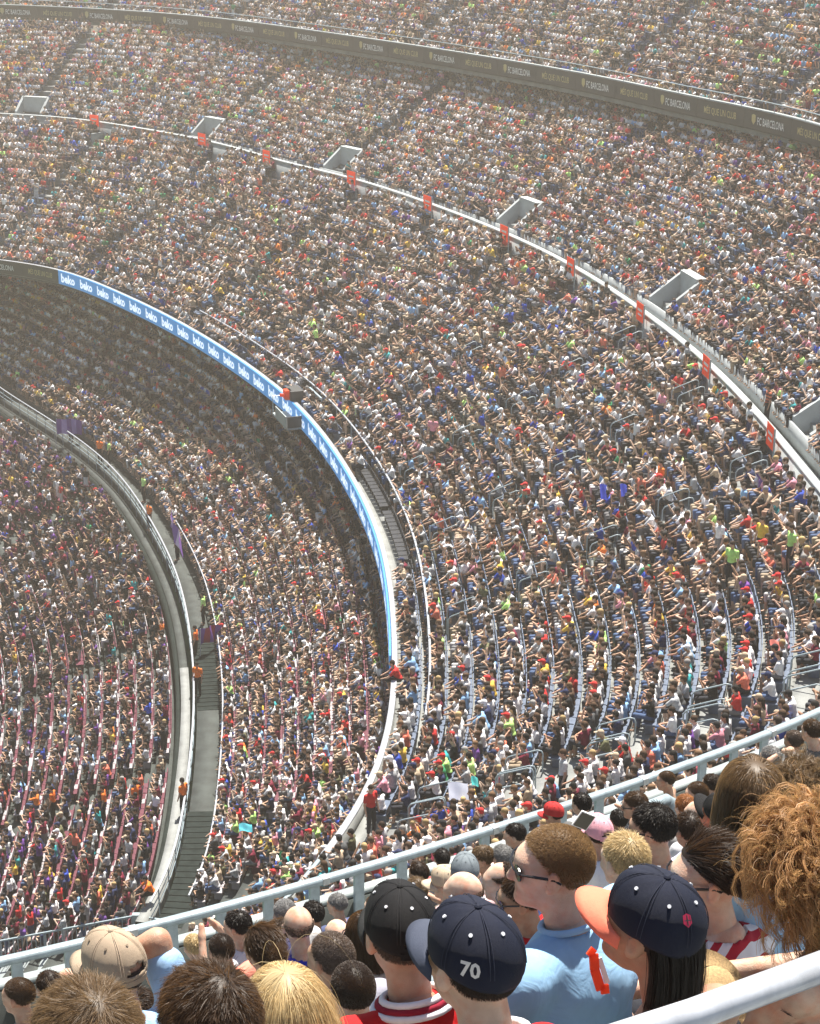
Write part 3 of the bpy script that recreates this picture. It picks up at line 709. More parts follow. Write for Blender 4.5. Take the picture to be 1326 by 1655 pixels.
g0_, g1_ = idx_at(BL, 560, 760, H_BL), idx_at(BL, 628, 930, H_BL)
rowfill(tier2a, 1, tier2a.zs[1], .35, A2a, 1.2, .93, .0, '2f', gaps=((g0_, g1_),))
for k in range(2, NR2 + 2): rowfill(tier2a, k, tier2a.zs[k], .5, A2a, 1.05 if k < NR2 else 2.0, .955, .012, '2a', spacing=.46)
for k in range(1, NR2u + 1): rowfill(tier2b, k, tier2b.zs[k], .5, A2b, 2.6 if k < 4 else 1.1, .97, .012, '2b', spacing=.43)
for k in range(1, NR1u + 1): rowfill(tier1b, k, tier1b.zs[k], .5, A1b, .9, .97, .015, '1b', spacing=.43)
for k in range(NR1l): rowfill(tier1a, k, tier1a.zs[k], .5, A1a + [i_st], 1.7, .95, .55 if k > 8 else .3, '1a', spacing=.45)
PP = np.array([p[:3] for p in people]); FX, FY, FD = project(PP + [0, 0, .4])
# leave the gangway and foreground clear
ok = np.ones(len(people), bool)
gx0, gx1 = gb_[0] - 1, g2[0] + .3
for q, p in enumerate(people):
    if p[5] in ('1a', '1b'):
        t_ = (p[0] - ga[0]) / (gb_[0] - ga[0]); yy = ga[1] + t_ * (gb_[1] - ga[1])
        if yy - 3.7 < p[1] < yy + .2 and gx0 < p[0] < gx1: ok[q] = False
people = [p for p, o_ in zip(people, ok) if o_]; PP = PP[ok]; FX, FY, FD = FX[ok], FY[ok], FD[ok]
N = len(people)
shirt_i = rng.choice(len(snames), N, p=swt)
# front lower block: darker club colours
for q, p in enumerate(people):
    if p[5] == '1a' and rng.random() < .5: shirt_i[q] = snames.index(rng.choice(['black', 'navy', 'maroon', 'dark grey', 'purple', 'black']))
hair_i = rng.choice(len(hnames), N, p=HW); skin_i = rng.choice(len(SK), N, p=[.25, .2, .2, .15, .06, .14]); tr_i = rng.choice(len(tnames), N, p=[.46, .26, .10, .12, .06])
cap = np.array([p[4] in (4, 8) for p in people])
jit = lambda c: np.clip(c * rng.uniform(.8, 1.15, (len(c), 1)), 0, .9)
SC = jit(np.array([SH[snames[i]] for i in shirt_i])); HC = jit(np.array([HR_[hnames[i]] for i in hair_i])); KC = jit(np.array([SK[i] for i in skin_i])); TC = jit(np.array([TR[tnames[i]] for i in tr_i]))
cap_i = rng.choice([0, 2, 3, 6, 14], N); HC[cap] = np.array([SH[snames[i]] for i in cap_i])[cap]
scl = rng.uniform(.92, 1.06, N) * np.array([{'2a': 1.0, '2f': .98, '1a': .9}.get(p[5], .84) for p in people])
# the largest in view become individuals
infr = (FX > 0) & (FX < 1326) & (FY > 0) & (FY < 1655)
yrail = np.interp(FX, [0, 400, 800, 1326], [1560, 1460, 1335, 1160]); vis = infr & (FY < yrail + 5) & np.array([p[5][0] == '2' for p in people])
order = np.argsort(np.where(vis, FD, 1e9)); NIND = 225
ind = set(order[:NIND].tolist())
print('people', N)
# ---- individuals
ind_parts = []
for vi, (pose, arms, lean, hy, style, tl) in enumerate(VARS):
    g = figure(pose, arms, lean, 1.0, hy, .1, style in ('long', 'bun'), 1.0)
    V, Q = nets(skin_prims(g) + head_prims(g), .020, .018); body = meshdata('person', V, Q, M['skin_oc'], True)
    V, Q = nets(shirt_prims(g, .58), .022, .03, .004); shirt = meshdata('shirt', V, Q, M['cloth_oc'], True)
    V, Q = nets(trouser_prims(g, tl), .024, .03, .003); tr = meshdata('trousers', V, Q, M['cloth_oc'], True)
    V, Q = nets(hair_prims(g, style), .019, .012, .002); hair = meshdata('cap' if style == 'cap' else 'hair', V, Q, M['cloth_oc'], True)
    ind_parts.append((body, shirt, tr, hair))
pose_txt = ['hands in lap', 'left hand at brow', 'elbows on knees', 'hands clasped', 'chin on hands', 'hands before face', 'right hand at brow', 'arms folded', 'bent forward',
            'standing', 'standing and clapping', 'standing, arm raised', 'both arms raised', 'hands on head']
ORD = 'zeroth first second third fourth fifth sixth seventh eighth ninth tenth eleventh twelfth thirteenth fourteenth fifteenth sixteenth seventeenth'.split()
seen = {}
def aisle_txt(p):
    A = A2a if p[5].startswith('2a') or p[5] == '2f' else A2b; return A
for q in order[:NIND]:
    p = people[q]; sn, hn = snames[shirt_i[q]], hnames[hair_i[q]]
    T_ = tier2a if p[5] in ('2a', '2f') else tier2b
    S = arc(T_.Q + T_.N * T_.offs[p[6]][:, None]); A = aisle_txt(p); sp = np.interp(p[7], np.arange(len(S)), S)
    da = [(abs(sp - S[a]), sp - S[a]) for a in A]; d_, sg = min(da)
    cnt = max(1, int(round(d_ / .52)))
    hd_ = ('%s cap' % ['white', 'black', 'navy', 'red', 'beige'][[0, 2, 3, 6, 14].index(cap_i[q])]) if cap[q] else hn + ' hair'
    side = 'near' if sg > 0 else 'far'
    rowt = '%s row above the %s' % (ORD[min(p[6], 17)], 'board' if p[5] in ('2a', '2f') else 'walkway')
    lab = '%s shirt, %s, %s, %s' % (sn, hd_, pose_txt[p[4]], rowt)
    for extra in ('%s %s of the aisle' % (ORD[min(cnt, 17)] + ' seat', side), pose_txt[p[4]] + ', %s %s' % (ORD[min(cnt, 17)] + ' seat', side), 'seat %d' % cnt + ' %s the aisle' % side, 'place %d' % cnt + ' %s the aisle' % side):
        if lab in seen: lab = '%s shirt, %s, %s, %s' % (sn, hd_.replace(' hair', ''), extra, rowt)
    seen[lab] = 1
    r = bpy.data.objects.new('person', ind_parts[p[4]][0]); col.objects.link(r); r.location = p[:3]; r.rotation_euler = (0, 0, p[3]); r.scale = (scl[q],) * 3
    r.color = (*KC[q], 1); tag(r, lab, 'person', 'spectators seated in the middle tier')
    for me, cc in zip(ind_parts[p[4]][1:], (SC[q], TC[q], HC[q])):
        o = bpy.data.objects.new(me.name.split('.')[0], me); col.objects.link(o); o.parent = r; o.color = (*cc, 1)
# ---- the rest as one instanced crowd
rest = np.array([q for q in range(N) if q not in ind])
def gn_instances(name, P, rotz_, scale, idx, cols, vcoll, label=None):
    me = bpy.data.meshes.new(name); me.from_pydata(P.tolist(), [], [])
    def fa(nm, v, ty='FLOAT'):
        a = me.attributes.new(nm, ty, 'POINT')
        if ty == 'FLOAT_COLOR': a.data.foreach_set('color', np.c_[v, np.ones(len(v))].astype(np.float32).ravel())
        elif ty == 'FLOAT_VECTOR': a.data.foreach_set('vector', v.astype(np.float32).ravel())
        else: a.data.foreach_set('value', v.astype(np.int32 if ty == 'INT' else np.float32))
    fa('rot', np.c_[np.zeros(len(P)), np.zeros(len(P)), rotz_], 'FLOAT_VECTOR'); fa('scl', scale); fa('vid', idx, 'INT')
    for k_, v in cols.items(): fa(k_, v, 'FLOAT_COLOR')
    o = bpy.data.objects.new(name, me); col.objects.link(o)
    ng = bpy.data.node_groups.new(name + '_scatter', 'GeometryNodeTree')
    ng.interface.new_socket('Geometry', in_out='INPUT', socket_type='NodeSocketGeometry'); ng.interface.new_socket('Geometry', in_out='OUTPUT', socket_type='NodeSocketGeometry')
    nn, L = ng.nodes, ng.links; gi = nn.new('NodeGroupInput'); go = nn.new('NodeGroupOutput')
    iop = nn.new('GeometryNodeInstanceOnPoints'); ci = nn.new('GeometryNodeCollectionInfo'); ci.inputs['Collection'].default_value = vcoll
    ci.inputs['Separate Children'].default_value = True; ci.inputs['Reset Children'].default_value = True
    def na(nm, ty):
        a = nn.new('GeometryNodeInputNamedAttribute'); a.data_type = ty; a.inputs[0].default_value = nm; return [s_ for s_ in a.outputs if s_.enabled][0]
    L.new(gi.outputs[0], iop.inputs['Points']); L.new(ci.outputs[0], iop.inputs['Instance']); iop.inputs['Pick Instance'].default_value = True
    L.new(na('vid', 'INT'), iop.inputs['Instance Index']); L.new(na('rot', 'FLOAT_VECTOR'), iop.inputs['Rotation']); L.new(na('scl', 'FLOAT'), iop.inputs['Scale'])
    L.new(iop.outputs[0], go.inputs[0])
    md = o.modifiers.new('scatter', 'NODES'); md.node_group = ng; return o
co = gn_instances('crowd', PP[rest], np.array([people[q][3] for q in rest]), scl[rest], np.array([people[q][4] for q in rest]),
                  {'shirt': SC[rest], 'hair': HC[rest], 'skin': KC[rest], 'trousers': TC[rest]}, vcol)
tag(co, 'dense crowd of spectators filling all the far tiers', 'crowd', kind='stuff')
# ---- seats
def seat_mesh(m):
    b = MB(); b.box((0, .02, -.03), (.43, .40, .04)); b.box((0, -.21, .10), (.43, .03, .22)); b.box((0, -.0, -.22), (.06, .3, .36)); 
    me = bpy.data.meshes.new('stadium_seat'); me.from_pydata(b.V, [], b.F); me.update(); me.materials.append(m); return me
M['seat_blue'] = mat('faded_blue_plastic', (.11, .15, .23), .45, noise=.3, nscale=5)
M['seat_maroon'] = mat('maroon_plastic', (.14, .025, .05), .45, noise=.3, nscale=5)
M['seat_white'] = mat('white_plastic', (.34, .32, .34), .45)
M['seat_dark'] = mat('charcoal_plastic', (.02, .022, .026), .4)
sm = [seat_mesh(M[k_]) for k_ in ('seat_blue', 'seat_maroon', 'seat_white', 'seat_dark')]
scol = bpy.data.collections.new('seat_variants')
for k_, me in enumerate(sm): o = bpy.data.objects.new('seat_%d' % k_, me); scol.objects.link(o)
SP = np.concatenate([s_[0] for s_ in seats]); SN = np.concatenate([s_[1] for s_ in seats]); SV = np.concatenate([s_[2] for s_ in seats])
yy = ga[1] + (SP[:, 0] - ga[0]) / (gb_[0] - ga[0]) * (gb_[1] - ga[1]); kp = ~((SV == 1) & (SP[:, 1] > yy - 3.7) & (SP[:, 1] < yy + .2) & (SP[:, 0] > gx0) & (SP[:, 0] < gx1)); SP, SN, SV = SP[kp], SN[kp], SV[kp]
SV = np.where(SV == 1, np.where(rng.random(len(SV)) < .68, 1, 2), 0)
SR = np.arctan2(-SN[:, 1], -SN[:, 0]) - math.pi / 2
fx, fy, fd = project(SP); yr = np.interp(fx, [0, 400, 800, 1326], [1560, 1460, 1335, 1160])
od = np.argsort(np.where((fx > 0) & (fx < 1326) & (fy < yr), fd, 1e9)); ns = 270
for q in od[:ns]:
    o = bpy.data.objects.new('stadium_seat', sm[SV[q]]); col.objects.link(o); o.location = SP[q] - [0, 0, .0]; o.rotation_euler = (0, 0, SR[q])
    bi = int(np.argmin(((BL - SP[q][:2]) ** 2).sum(1))); rk = int(np.clip(round(((SP[q][:2] - BL[bi]) @ BLn[bi] - 1.28) / max(.4, (dBW[bi] - 1.28) / NR2) + .5), 1, 16))
    tag(o, 'faded blue plastic seat under a spectator in the %s row above the board' % ORD[rk], 'seat', 'blue seats of the middle tier')
rq = od[ns:]
so_ = gn_instances('seating', SP[rq], SR[rq], np.ones(len(rq)), SV[rq], {}, scol); tag(so_, 'rows of plastic stadium seats across the tiers', 'seating', kind='stuff')
# empty dark seats behind the blue board
S = arc(BL + BLn * .9); k_ = 0
for s_ in np.arange(S[g0_], S[g1_], .55):
    i = int(np.interp(s_, S, np.arange(len(S)))); q = BL[i] + BLn[i] * .85
    o = bpy.data.objects.new('press_seat', sm[3]); col.objects.link(o); o.location = (q[0], q[1], zf + .48); o.rotation_euler = (0, 0, math.atan2(-BLn[i][1], -BLn[i][0]) - math.pi / 2)
    tag(o, 'empty charcoal seat in the row behind the blue board', 'seat', 'empty charcoal seats behind the blue board')
# ---- inverted U handrails beside the aisles of the middle tier
um = None
for ai, a in enumerate(A2a):
    for k in range(3, NR2 + 1, 3):
        p, n = tier2a.pt(np.array([float(a)]), k, .5); p, n = p[0], n[0]; P3 = np.array([*p, tier2a.zs[k]])
        x, y, f = project(P3)
        if not (-60 < x < 1386 and 560 < y < 1660) or f > 95: continue
        for sd in (-1, 1):
            tq = np.array([-n[1], n[0]]) * sd * .5; q = P3 + [tq[0], tq[1], 0]
            if um is None:
                b = MB(); b.tube([(-.55, 0, -.25), (-.55, 0, .72), (-.48, 0, .83), (-.38, 0, .88), (.38, 0, 1.18), (.5, 0, 1.17), (.55, 0, 1.07), (.55, 0, .15)], .024, 6)
                um = bpy.data.meshes.new('aisle_handrail'); um.from_pydata(b.V, [], b.F); um.update(); um.materials.append(M['rail']); um.polygons.foreach_set('use_smooth', [True] * len(um.polygons))
            o = bpy.data.objects.new('aisle_handrail', um); col.objects.link(o); o.location = q; o.rotation_euler = (0, 0, math.atan2(n[1], n[0]))
            tag(o, 'U shaped handrail on the %s side of the %s aisle, at the %s row' % ('near' if sd > 0 else 'far', ORD[ai + 1], ORD[k]), 'handrail', 'U shaped handrails of the middle tier aisles')
# ---- stewards
vest = MB()
def surf1(px, py):                       # walk the view ray down onto the lower tier
    d = ray(px, py); 
    for t_ in np.arange(60, 150, .15):
        P = np.array([0, 0, EYE]) + d * t_; i = int(np.argmin(((W1 - P[:2]) ** 2).sum(1))); o_ = (P[:2] - W1[i]) @ W1n[i]
        if o_ > -1.1: fl = z1 + (max(0, o_ - 1.9) * .5)
        else: fl = zl - .34 * int((-o_ - 1.1) / .82)
        if P[2] <= fl: return np.array([P[0], P[1], fl]), W1n[i]
    return None
ST = [(321, 1128, 'orange', 'halfway up the dark stairs'), (298, 1322, 'orange', 'at the top of the near dark stairs'), (318, 1066, 'orange', 'above the upper dark stair flight'),
      (222, 1322, 'orange', 'in the aisle beside the lime shirt'), (170, 1330, 'orange', 'in the middle of the lower front block'), (88, 1330, 'orange', 'at the left of the lower front aisle'),
      (330, 1010, 'lime', 'beside the walkway rail'), (288, 905, 'lime', 'at the walkway near the banner'), (243, 858, 'orange', 'at the bend of the lower walkway'),
      (234, 812, 'lime', 'above the bend of the lower walkway'), (178, 752, 'lime', 'at the far stair of the lower walkway'), (163, 750, 'orange', 'leaning at the far walkway rail'),
      (116, 714, 'orange', 'far along the lower walkway'), (250, 1462, 'orange', 'bending at the foot of the near dark stairs'), (655, 0, None, '')]
for px, py, c_, wh in ST:
    if c_ is None: continue
    r_ = surf1(px, py)
    if r_ is None: continue
    P, n = r_; r = bpy.data.objects.new('person', ind_parts[9 if 'bend' not in wh[:4] else 2][0]); col.objects.link(r); r.location = P + [0, 0, .42]
    r.rotation_euler = (0, 0, math.atan2(-n[1], -n[0]) - math.pi / 2 + rng.normal(0, .4)); r.color = (*SK[0], 1)
    tag(r, 'steward in %s vest and black trousers %s' % (c_, wh), 'person', 'stewards on the lower tier')
    vi = 9 if 'bend' not in wh[:4] else 2
    for me, cc in zip(ind_parts[vi][1:], ((.9, .20, .03) if c_ == 'orange' else (.6, .9, .3), (.012, .012, .014), (.015, .012, .01))):
        o = bpy.data.objects.new('vest' if me is ind_parts[vi][1] else me.name.split('.')[0], me); col.objects.link(o); o.parent = r; o.color = (*cc, 1)
# flags and banner in the lower tier
def flag(px, py, h, c, size, lab, pole=True, yaw=.4):
    P = onh(px, py, h); r = empty('flag', P, lab, 'flag', rz=yaw); V = []; n = 10
    for i in range(n + 1):
        for j in range(5): V.append((size[0] * i / n, .12 * math.sin(i * .9 + j * .5), size[1] * (j / 4 - .5) - .25 * size[1] * (i / n) ** 2))
    F = [(i * 5 + j, i * 5 + j + 1, (i + 1) * 5 + j + 1, (i + 1) * 5 + j) for i in range(n) for j in range(4)]
    m = mat('flag_cloth', c[0], .8); m2 = mat('flag_cloth', c[1], .8); me = meshdata('cloth', V, F, [m, m2], True)
    me.polygons.foreach_set('material_index', [(f // 4 // 2) % 2 for f in range(len(F))]); obj('cloth', me, r)
    if pole: b = MB(); b.tube([(0, 0, size[1] * .55), (-.15, 0, -1.6)], .02, 6); b.build('pole', M['rail_white'], r)
PU, MR, YE, NV = (.16, .06, .34), (.30, .02, .06), (.8, .55, .06), (.03, .05, .25)
flag(92, 690, 35, (PU, (.35, .25, .6)), (1.6, 1.0), 'purple flag waved above the far lower walkway')
flag(325, 1030, 35, (PU, MR), (1.3, .8), 'maroon and blue flag draped beside the dark stairs', yaw=.9)
flag(225, 850, 38, (MR, NV), (1.6, 1.1), 'maroon and blue flag beside the bend of the lower walkway', yaw=2.2)
flag(30, 1080, 41.5, (NV, MR), (2.0, 1.3), 'large blue and maroon flag on a long pole at the left edge')
i = idx_at(W1, 300, 900, H_W1); q = W1[i] + W1n[i] * 2.0
b = MB(); yaw = math.atan2(*(W1[i + 4] - W1[i])[::-1])
flag(275, 838, 34.3, (PU, (.55, .45, .65)), (4.4, .9), 'long purple and white banner hung above the bend of the walkway', False, yaw)
# ---- hand held papers and covers over the nearest spectators

def surf2(px, py):
    d = ray(px, py)
    for t_ in np.arange(35, 160, .1):
        P = np.array([0, 0, EYE]) + d * t_; i = int(np.argmin(((BL - P[:2]) ** 2).sum(1))); o_ = (P[:2] - BL[i]) @ BLn[i]
        k = 0
        for kk in range(len(tier2a.zs)):
            if o_ > tier2a.offs[kk][i]: k = kk
        if P[2] <= tier2a.zs[k]: return np.array([P[0], P[1], tier2a.zs[k]]), BLn[i]
XTRA = [(600, 1352, 9, 'red', 'man in red shirt standing at the near end of the middle tier', 2.6), (752, 968, 9, 'white', 'man in white shirt and grey shorts standing in an aisle, seen from behind', 2.4), (1034, 835, 9, 'coral', 'person in coral shirt standing beside the middle tier aisle', .4),
        (1066, 815, 9, 'orange', 'person in orange shirt standing next to the one in coral', .2), (700, 745, 9, 'pink', 'person in pink shirt standing far up the middle tier', 1.), (820, 760, 10, 'sky blue', 'person in sky blue shirt standing and clapping high in the block', .2),
        (1228, 915, 9, 'yellow', 'person wrapped in a yellow and red flag near the right edge', .6), (1180, 955, 9, 'lime', 'person in lime vest standing beside the curved handrail', .8), (648, 1120, 2, 'red', 'person in red shirt leaning over the white front rail', 0.), (1275, 935, 9, 'lime', 'steward in lime vest standing near the right edge', .3),
        (1225, 650, 9, 'yellow', 'person in yellow shirt standing by the walkway wall', .2), (1160, 915, 9, 'white', 'person in white shirt standing left of the lime vest', .4)]
for px, py, vi, c_, lab, dy in XTRA:
    rs = surf2(px, py)
    if rs is None: continue
    P, n = rs; r = bpy.data.objects.new('person', ind_parts[vi][0]); col.objects.link(r); r.location = P + [0, 0, .42]
    r.rotation_euler = (0, 0, math.atan2(-n[1], -n[0]) - math.pi / 2 + dy); r.color = (*SK[1], 1); tag(r, lab, 'person')
    for me, cc in zip(ind_parts[vi][1:], (SH[c_], TR['grey' if c_ == 'white' else 'dark'], HR_['dark brown'])):
        o = bpy.data.objects.new(me.name.split('.')[0], me); col.objects.link(o); o.parent = r; o.color = (*cc, 1)
i = A2b[5]; q, n = tier2b.pt(np.array([float(i) - 6]), 0, .6); q, n = q[0], n[0]
r = bpy.data.objects.new('person', ind_parts[9][0]); col.objects.link(r); r.location = (q[0], q[1], zw + .42); r.rotation_euler = (0, 0, math.atan2(-n[1], -n[0]) - math.pi / 2); r.color = (*SK[2], 1)
tag(r, 'man in brown and orange striped shirt standing on the walkway at the right edge', 'person')
stw = mat('striped_jersey', (.10, .04, .03), .85); t_ = stw.node_tree; wv = t_.nodes.new('ShaderNodeTexWave'); wv.bands_direction = 'Z'; wv.inputs['Scale'].default_value = 2.4; tc_ = t_.nodes.new('ShaderNodeTexCoord')
cr_ = t_.nodes.new('ShaderNodeValToRGB'); cr_.color_ramp.interpolation = 'CONSTANT'; cr_.color_ramp.elements[0].color = (.10, .03, .03, 1); cr_.color_ramp.elements[1].position = .5; cr_.color_ramp.elements[1].color = (.6, .16, .08, 1)
t_.links.new(tc_.outputs['Object'], wv.inputs['Vector']); t_.links.new(wv.outputs['Fac'], cr_.inputs[0]); t_.links.new(cr_.outputs[0], t_.nodes['Principled BSDF'].inputs['Base Color'])
for j_, (me, cc) in enumerate(zip(ind_parts[9][1:], ((0, 0, 0), TR['dark'], HR_['black']))):
    if j_ == 0: me = me.copy(); me.materials[0] = stw
    o = bpy.data.objects.new(me.name.split('.')[0], me); col.objects.link(o); o.parent = r; o.color = (*cc, 1)
# sheets and cloths held up by spectators
for px, py, c_, sz, lab in ((742, 1338, (.62, .66, .80), (.62, .50), 'big pale sheet held over a head below the near handrails'), (768, 1322, (.05, .42, .42), (.22, .26), 'teal cloth held beside the big pale sheet'), (400, 1395, (.08, .45, .55), (.4, .22), 'turquoise cloth spread at the near end of the middle tier'),
                            (1250, 1105, (.75, .22, .18), (.3, .3), 'coral towel over a seat near the right rail'), (975, 850, (.03, .06, .5), (.3, .6), 'blue banner hanging on a handrail'), (1008, 840, (.03, .06, .5), (.3, .5), 'second blue banner hanging on the handrail')):
    rs = surf2(px, py)
    if rs is None: continue
    P, n = rs; V = []
    for i in range(9):
        for j in range(7): V.append((sz[0] * (i / 8 - .5), .05 * math.sin(i * .9) + .08 * (j / 6), sz[1] * (j / 6 - .5) + .03 * math.sin(i * .7 + j)))
    F = [(i * 7 + j, i * 7 + j + 1, (i + 1) * 7 + j + 1, (i + 1) * 7 + j) for i in range(8) for j in range(6)]
    o = obj('cloth_sheet', meshdata('cloth_sheet', V, F, mat('sheet_cloth', c_, .8), True)); o.location = P + [0, 0, 1.15]; o.rotation_euler = (R(-25), R(8), .3)
    tag(o, lab, 'cloth')
# ------------------------------------------------------------------ near railing of the upper tier
T3r = T3top + 1.0
iF = int(np.argmin(((T3 - np.array(proj2([(1326, 1160)], H_T3 - 1.0)[0])) ** 2).sum(1))) - 30
iE = len(T3) - 2
nr = empty('front_railing', (0, 0, 0), 'grey blue railing with flat posts along the edge of the upper tier', 'railing')
wall('top_rail', T3, T3n, -.05, T3r - .03, T3r + .045, .11, M['rail'], nr, iF, iE, 1)
wall('kick_wall', T3, T3n, -.10, T3top - 1.2, T3r - .43, .06, M['concrete_dark'], nr, iF, iE, 1)  # wall on the shaded side, its shade put into the dark concrete colour
wall('low_ledge', T3, T3n, -.24, T3r - .42, T3r - .37, .16, M['parapet'], nr, iF, iE, 1)
S = arc(T3)
for s_ in np.arange(S[iF], S[iE], .62):
    x, y, nx, ny = [np.interp(s_, S, a) for a in (T3[:, 0], T3[:, 1], T3n[:, 0], T3n[:, 1])]
    b = MB(); b.box((x, y, T3top + .5), (.05, .13, .95), rz=math.atan2(ny, nx)); b.build('post', M['rail'], nr)
def pipe_thing(pts, r, lab, m='rail_white', name='seat_rail'):
    b = MB(); b.tube(pts, r, 16); return tag(b.build(name, M[m], smooth=True), lab, 'rail')
pipe_thing([at(905, 1710, 3.3), at(1120, 1640, 3.42), at(1400, 1536, 3.62)], .030, 'thick white pipe rail running across the lower right corner')
pipe_thing([at(560, 1745, 5.3), at(860, 1652, 5.65), at(1010, 1604, 5.85), at(1262, 1496, 6.3), at(1420, 1420, 6.6)], .032, 'second white pipe rail passing behind the girl in the coral brimmed cap')
pipe_thing([at(400, 1690, 7.2), at(540, 1645, 7.5), at(660, 1602, 7.8), at(800, 1548, 8.1)], .034, 'grey blue pipe rail in front of the crewcut boy', 'rail')
pipe_thing([at(820, 1440, 17), at(960, 1335, 18), at(1078, 1292, 19), at(1086, 1297, 19), at(1088, 1305, 19), at(1088, 1350, 19)], .06, 'bent pale blue handrail ending beside the man in the navy vest', 'rail')
# ------------------------------------------------------------------ hair
def hair_mat(name, c, tint):
    m, t, b = newmat(name); b.inputs['Roughness'].default_value = .5; setc(b, 'Specular IOR Level', .4)
    a = t.nodes.new('ShaderNodeAttribute'); a.attribute_name = 'hv'
    mx = t.nodes.new('ShaderNodeMix'); mx.data_type = 'RGBA'; mx.inputs[6].default_value = (*[x * .45 for x in c], 1); mx.inputs[7].default_value = (*[min(1, x * 1.6) for x in c], 1)
    t.links.new(a.outputs['Fac'], mx.inputs[0]); t.links.new(mx.outputs[2], b.inputs['Base Color'])
    tr = t.nodes.new('ShaderNodeBsdfTranslucent'); tr.inputs['Color'].default_value = (*tint, 1)
    ms = t.nodes.new('ShaderNodeMixShader'); ms.inputs[0].default_value = .24
    t.links.new(b.outputs[0], ms.inputs[1]); t.links.new(tr.outputs[0], ms.inputs[2]); t.links.new(ms.outputs[0], t.nodes['Material Output'].inputs[0])
    return m
HCOL = {'black': ((.012, .009, .008), (.06, .035, .02)), 'dark': ((.028, .016, .010), (.18, .09, .035)), 'brown': ((.045, .026, .014), (.38, .20, .08)),
        'light': ((.13, .085, .045), (.50, .32, .15)), 'blond': ((.58, .45, .24), (.85, .66, .36)), 'grey': ((.25, .25, .25), (.5, .48, .45)), 'ginger': ((.30, .12, .04), (.75, .36, .12)),
        'fair': ((.20, .125, .06), (.65, .42, .2)), 'shaved': ((.10, .075, .06), (.25, .16, .10)), 'curl': ((.36, .20, .085), (.90, .58, .25))}
HM = {k: hair_mat(k + '_hair', *v) for k, v in HCOL.items()}
def hairline(u, style):
    y, z = u[:, 1], u[:, 2]
    lim = np.interp(y, [-1, -.35, .1, .45, .75, 1], [-.60, -.54, -.10, .30, .60, .74])
    m = z > lim
    if style == 'receding': m &= ~((z > .42) & (y > -.25))
    if style == 'bald': m &= (z < .10)
    if style == 'crew': m &= ~((y > .28) & (z < .80))
    return m
def strands(g, style, L, N, width, lift=.5, flow=(0, -.6, -.8), grav=.2, noise=.15, nseg=4, curl=None, seed=0, shell=None, crown=None, lock=1, spread=.003, only=None):
    r = np.random.default_rng(seed + 11); H, T = g['hd'], g['HR']; Mk = max(1, N // lock)
    u = r.normal(size=(Mk * 5, 3)); u /= np.linalg.norm(u, axis=1)[:, None]; ok = hairline(u, style)
    if only is not None: ok &= only(u)
    u = u[ok][:Mk]; Mk = len(u); N = Mk * lock
    c = np.array([0, -.013, .023]); rad = np.array([.0765, .0945, .0885])
    p = c + u * rad; n = u / rad; n /= np.linalg.norm(n, axis=1)[:, None]
    if crown is not None:                 # hair runs away from a crown point
        fl = p - np.array(crown); fl /= np.linalg.norm(fl, axis=1)[:, None]
    else: fl = np.broadcast_to(np.array(flow, float) / np.linalg.norm(flow), p.shape)
    clump = np.sin(u[:, :1] * 23 + seed) * .5 + np.sin(u[:, 1:2] * 31 + u[:, 2:] * 12) * .5
    tg = fl - n * (fl * n).sum(1)[:, None]; v = tg * (1 - lift) + n * lift + r.normal(size=p.shape) * noise
    v[:, 2:] += clump * .12; v[:, :1] += clump * .10; v /= np.linalg.norm(v, axis=1)[:, None]
    Ls = L * r.uniform(.65, 1.15, Mk)[:, None] * (1 if L > .03 else (.45 + .75 * np.clip(u[:, 2:] + .1, 0, 1))); pts = [p]; ph = r.uniform(0, 6.28, Mk); fr = r.uniform(.8, 1.2, Mk)
    sh = rad + (shell if shell is not None else .004)
    for k in range(nseg):
        v = v + np.array([0, 0, -grav]) + r.normal(size=p.shape) * noise * .35; v /= np.linalg.norm(v, axis=1)[:, None]
        p = p + v * Ls / nseg
        q = (p - c) / sh; d = np.linalg.norm(q, axis=1)[:, None]; ins = d < 1
        p = np.where(ins & (k > 0), c + q / np.maximum(d, .2) * sh, p); pts.append(p)
    A = np.stack(pts, 1)
    if curl:
        rr, fq = curl; rr = rr * r.uniform(.7, 1.3, Mk)[:, None]; s = np.linspace(0, 1, nseg + 1)[None] * fr[:, None] * fq + ph[:, None]
        ramp = np.minimum(np.linspace(0, 4, nseg + 1), 1)[None]
        A = A + np.stack([np.cos(s) * rr * ramp, np.sin(s) * rr * ramp, np.sin(s + 1.2) * rr * .8 * ramp], -1)
    if lock > 1:
        A = np.repeat(A, lock, 0); j = r.normal(size=(N, 1, 3)) * spread; A = A + j * np.linspace(.5, 1.2, nseg + 1)[None, :, None]
    side = np.cross(A[:, -1] - A[:, 0], r.normal(size=(N, 3))); side /= np.linalg.norm(side, axis=1)[:, None] + 1e-9
    wd = width * np.linspace(1, .35, nseg + 1)[None, :, None] * .5
    VV = np.stack([A - side[:, None] * wd, A + side[:, None] * wd], 2)      # N, s, 2, 3
    VV = H + VV.reshape(-1, 3) @ T.T
    b = (np.arange(N)[:, None] * (nseg + 1) * 2 + np.arange(nseg)[None] * 2).ravel()
    F = np.stack([b, b + 1, b + 3, b + 2], 1)
    base = np.repeat(.45 + clump[:, 0] * .25 + r.normal(0, .14, Mk), lock)
    hv = np.repeat(np.clip(base + r.normal(0, .12, N), 0, 1), (nseg + 1) * 2)
    return VV, F, hv
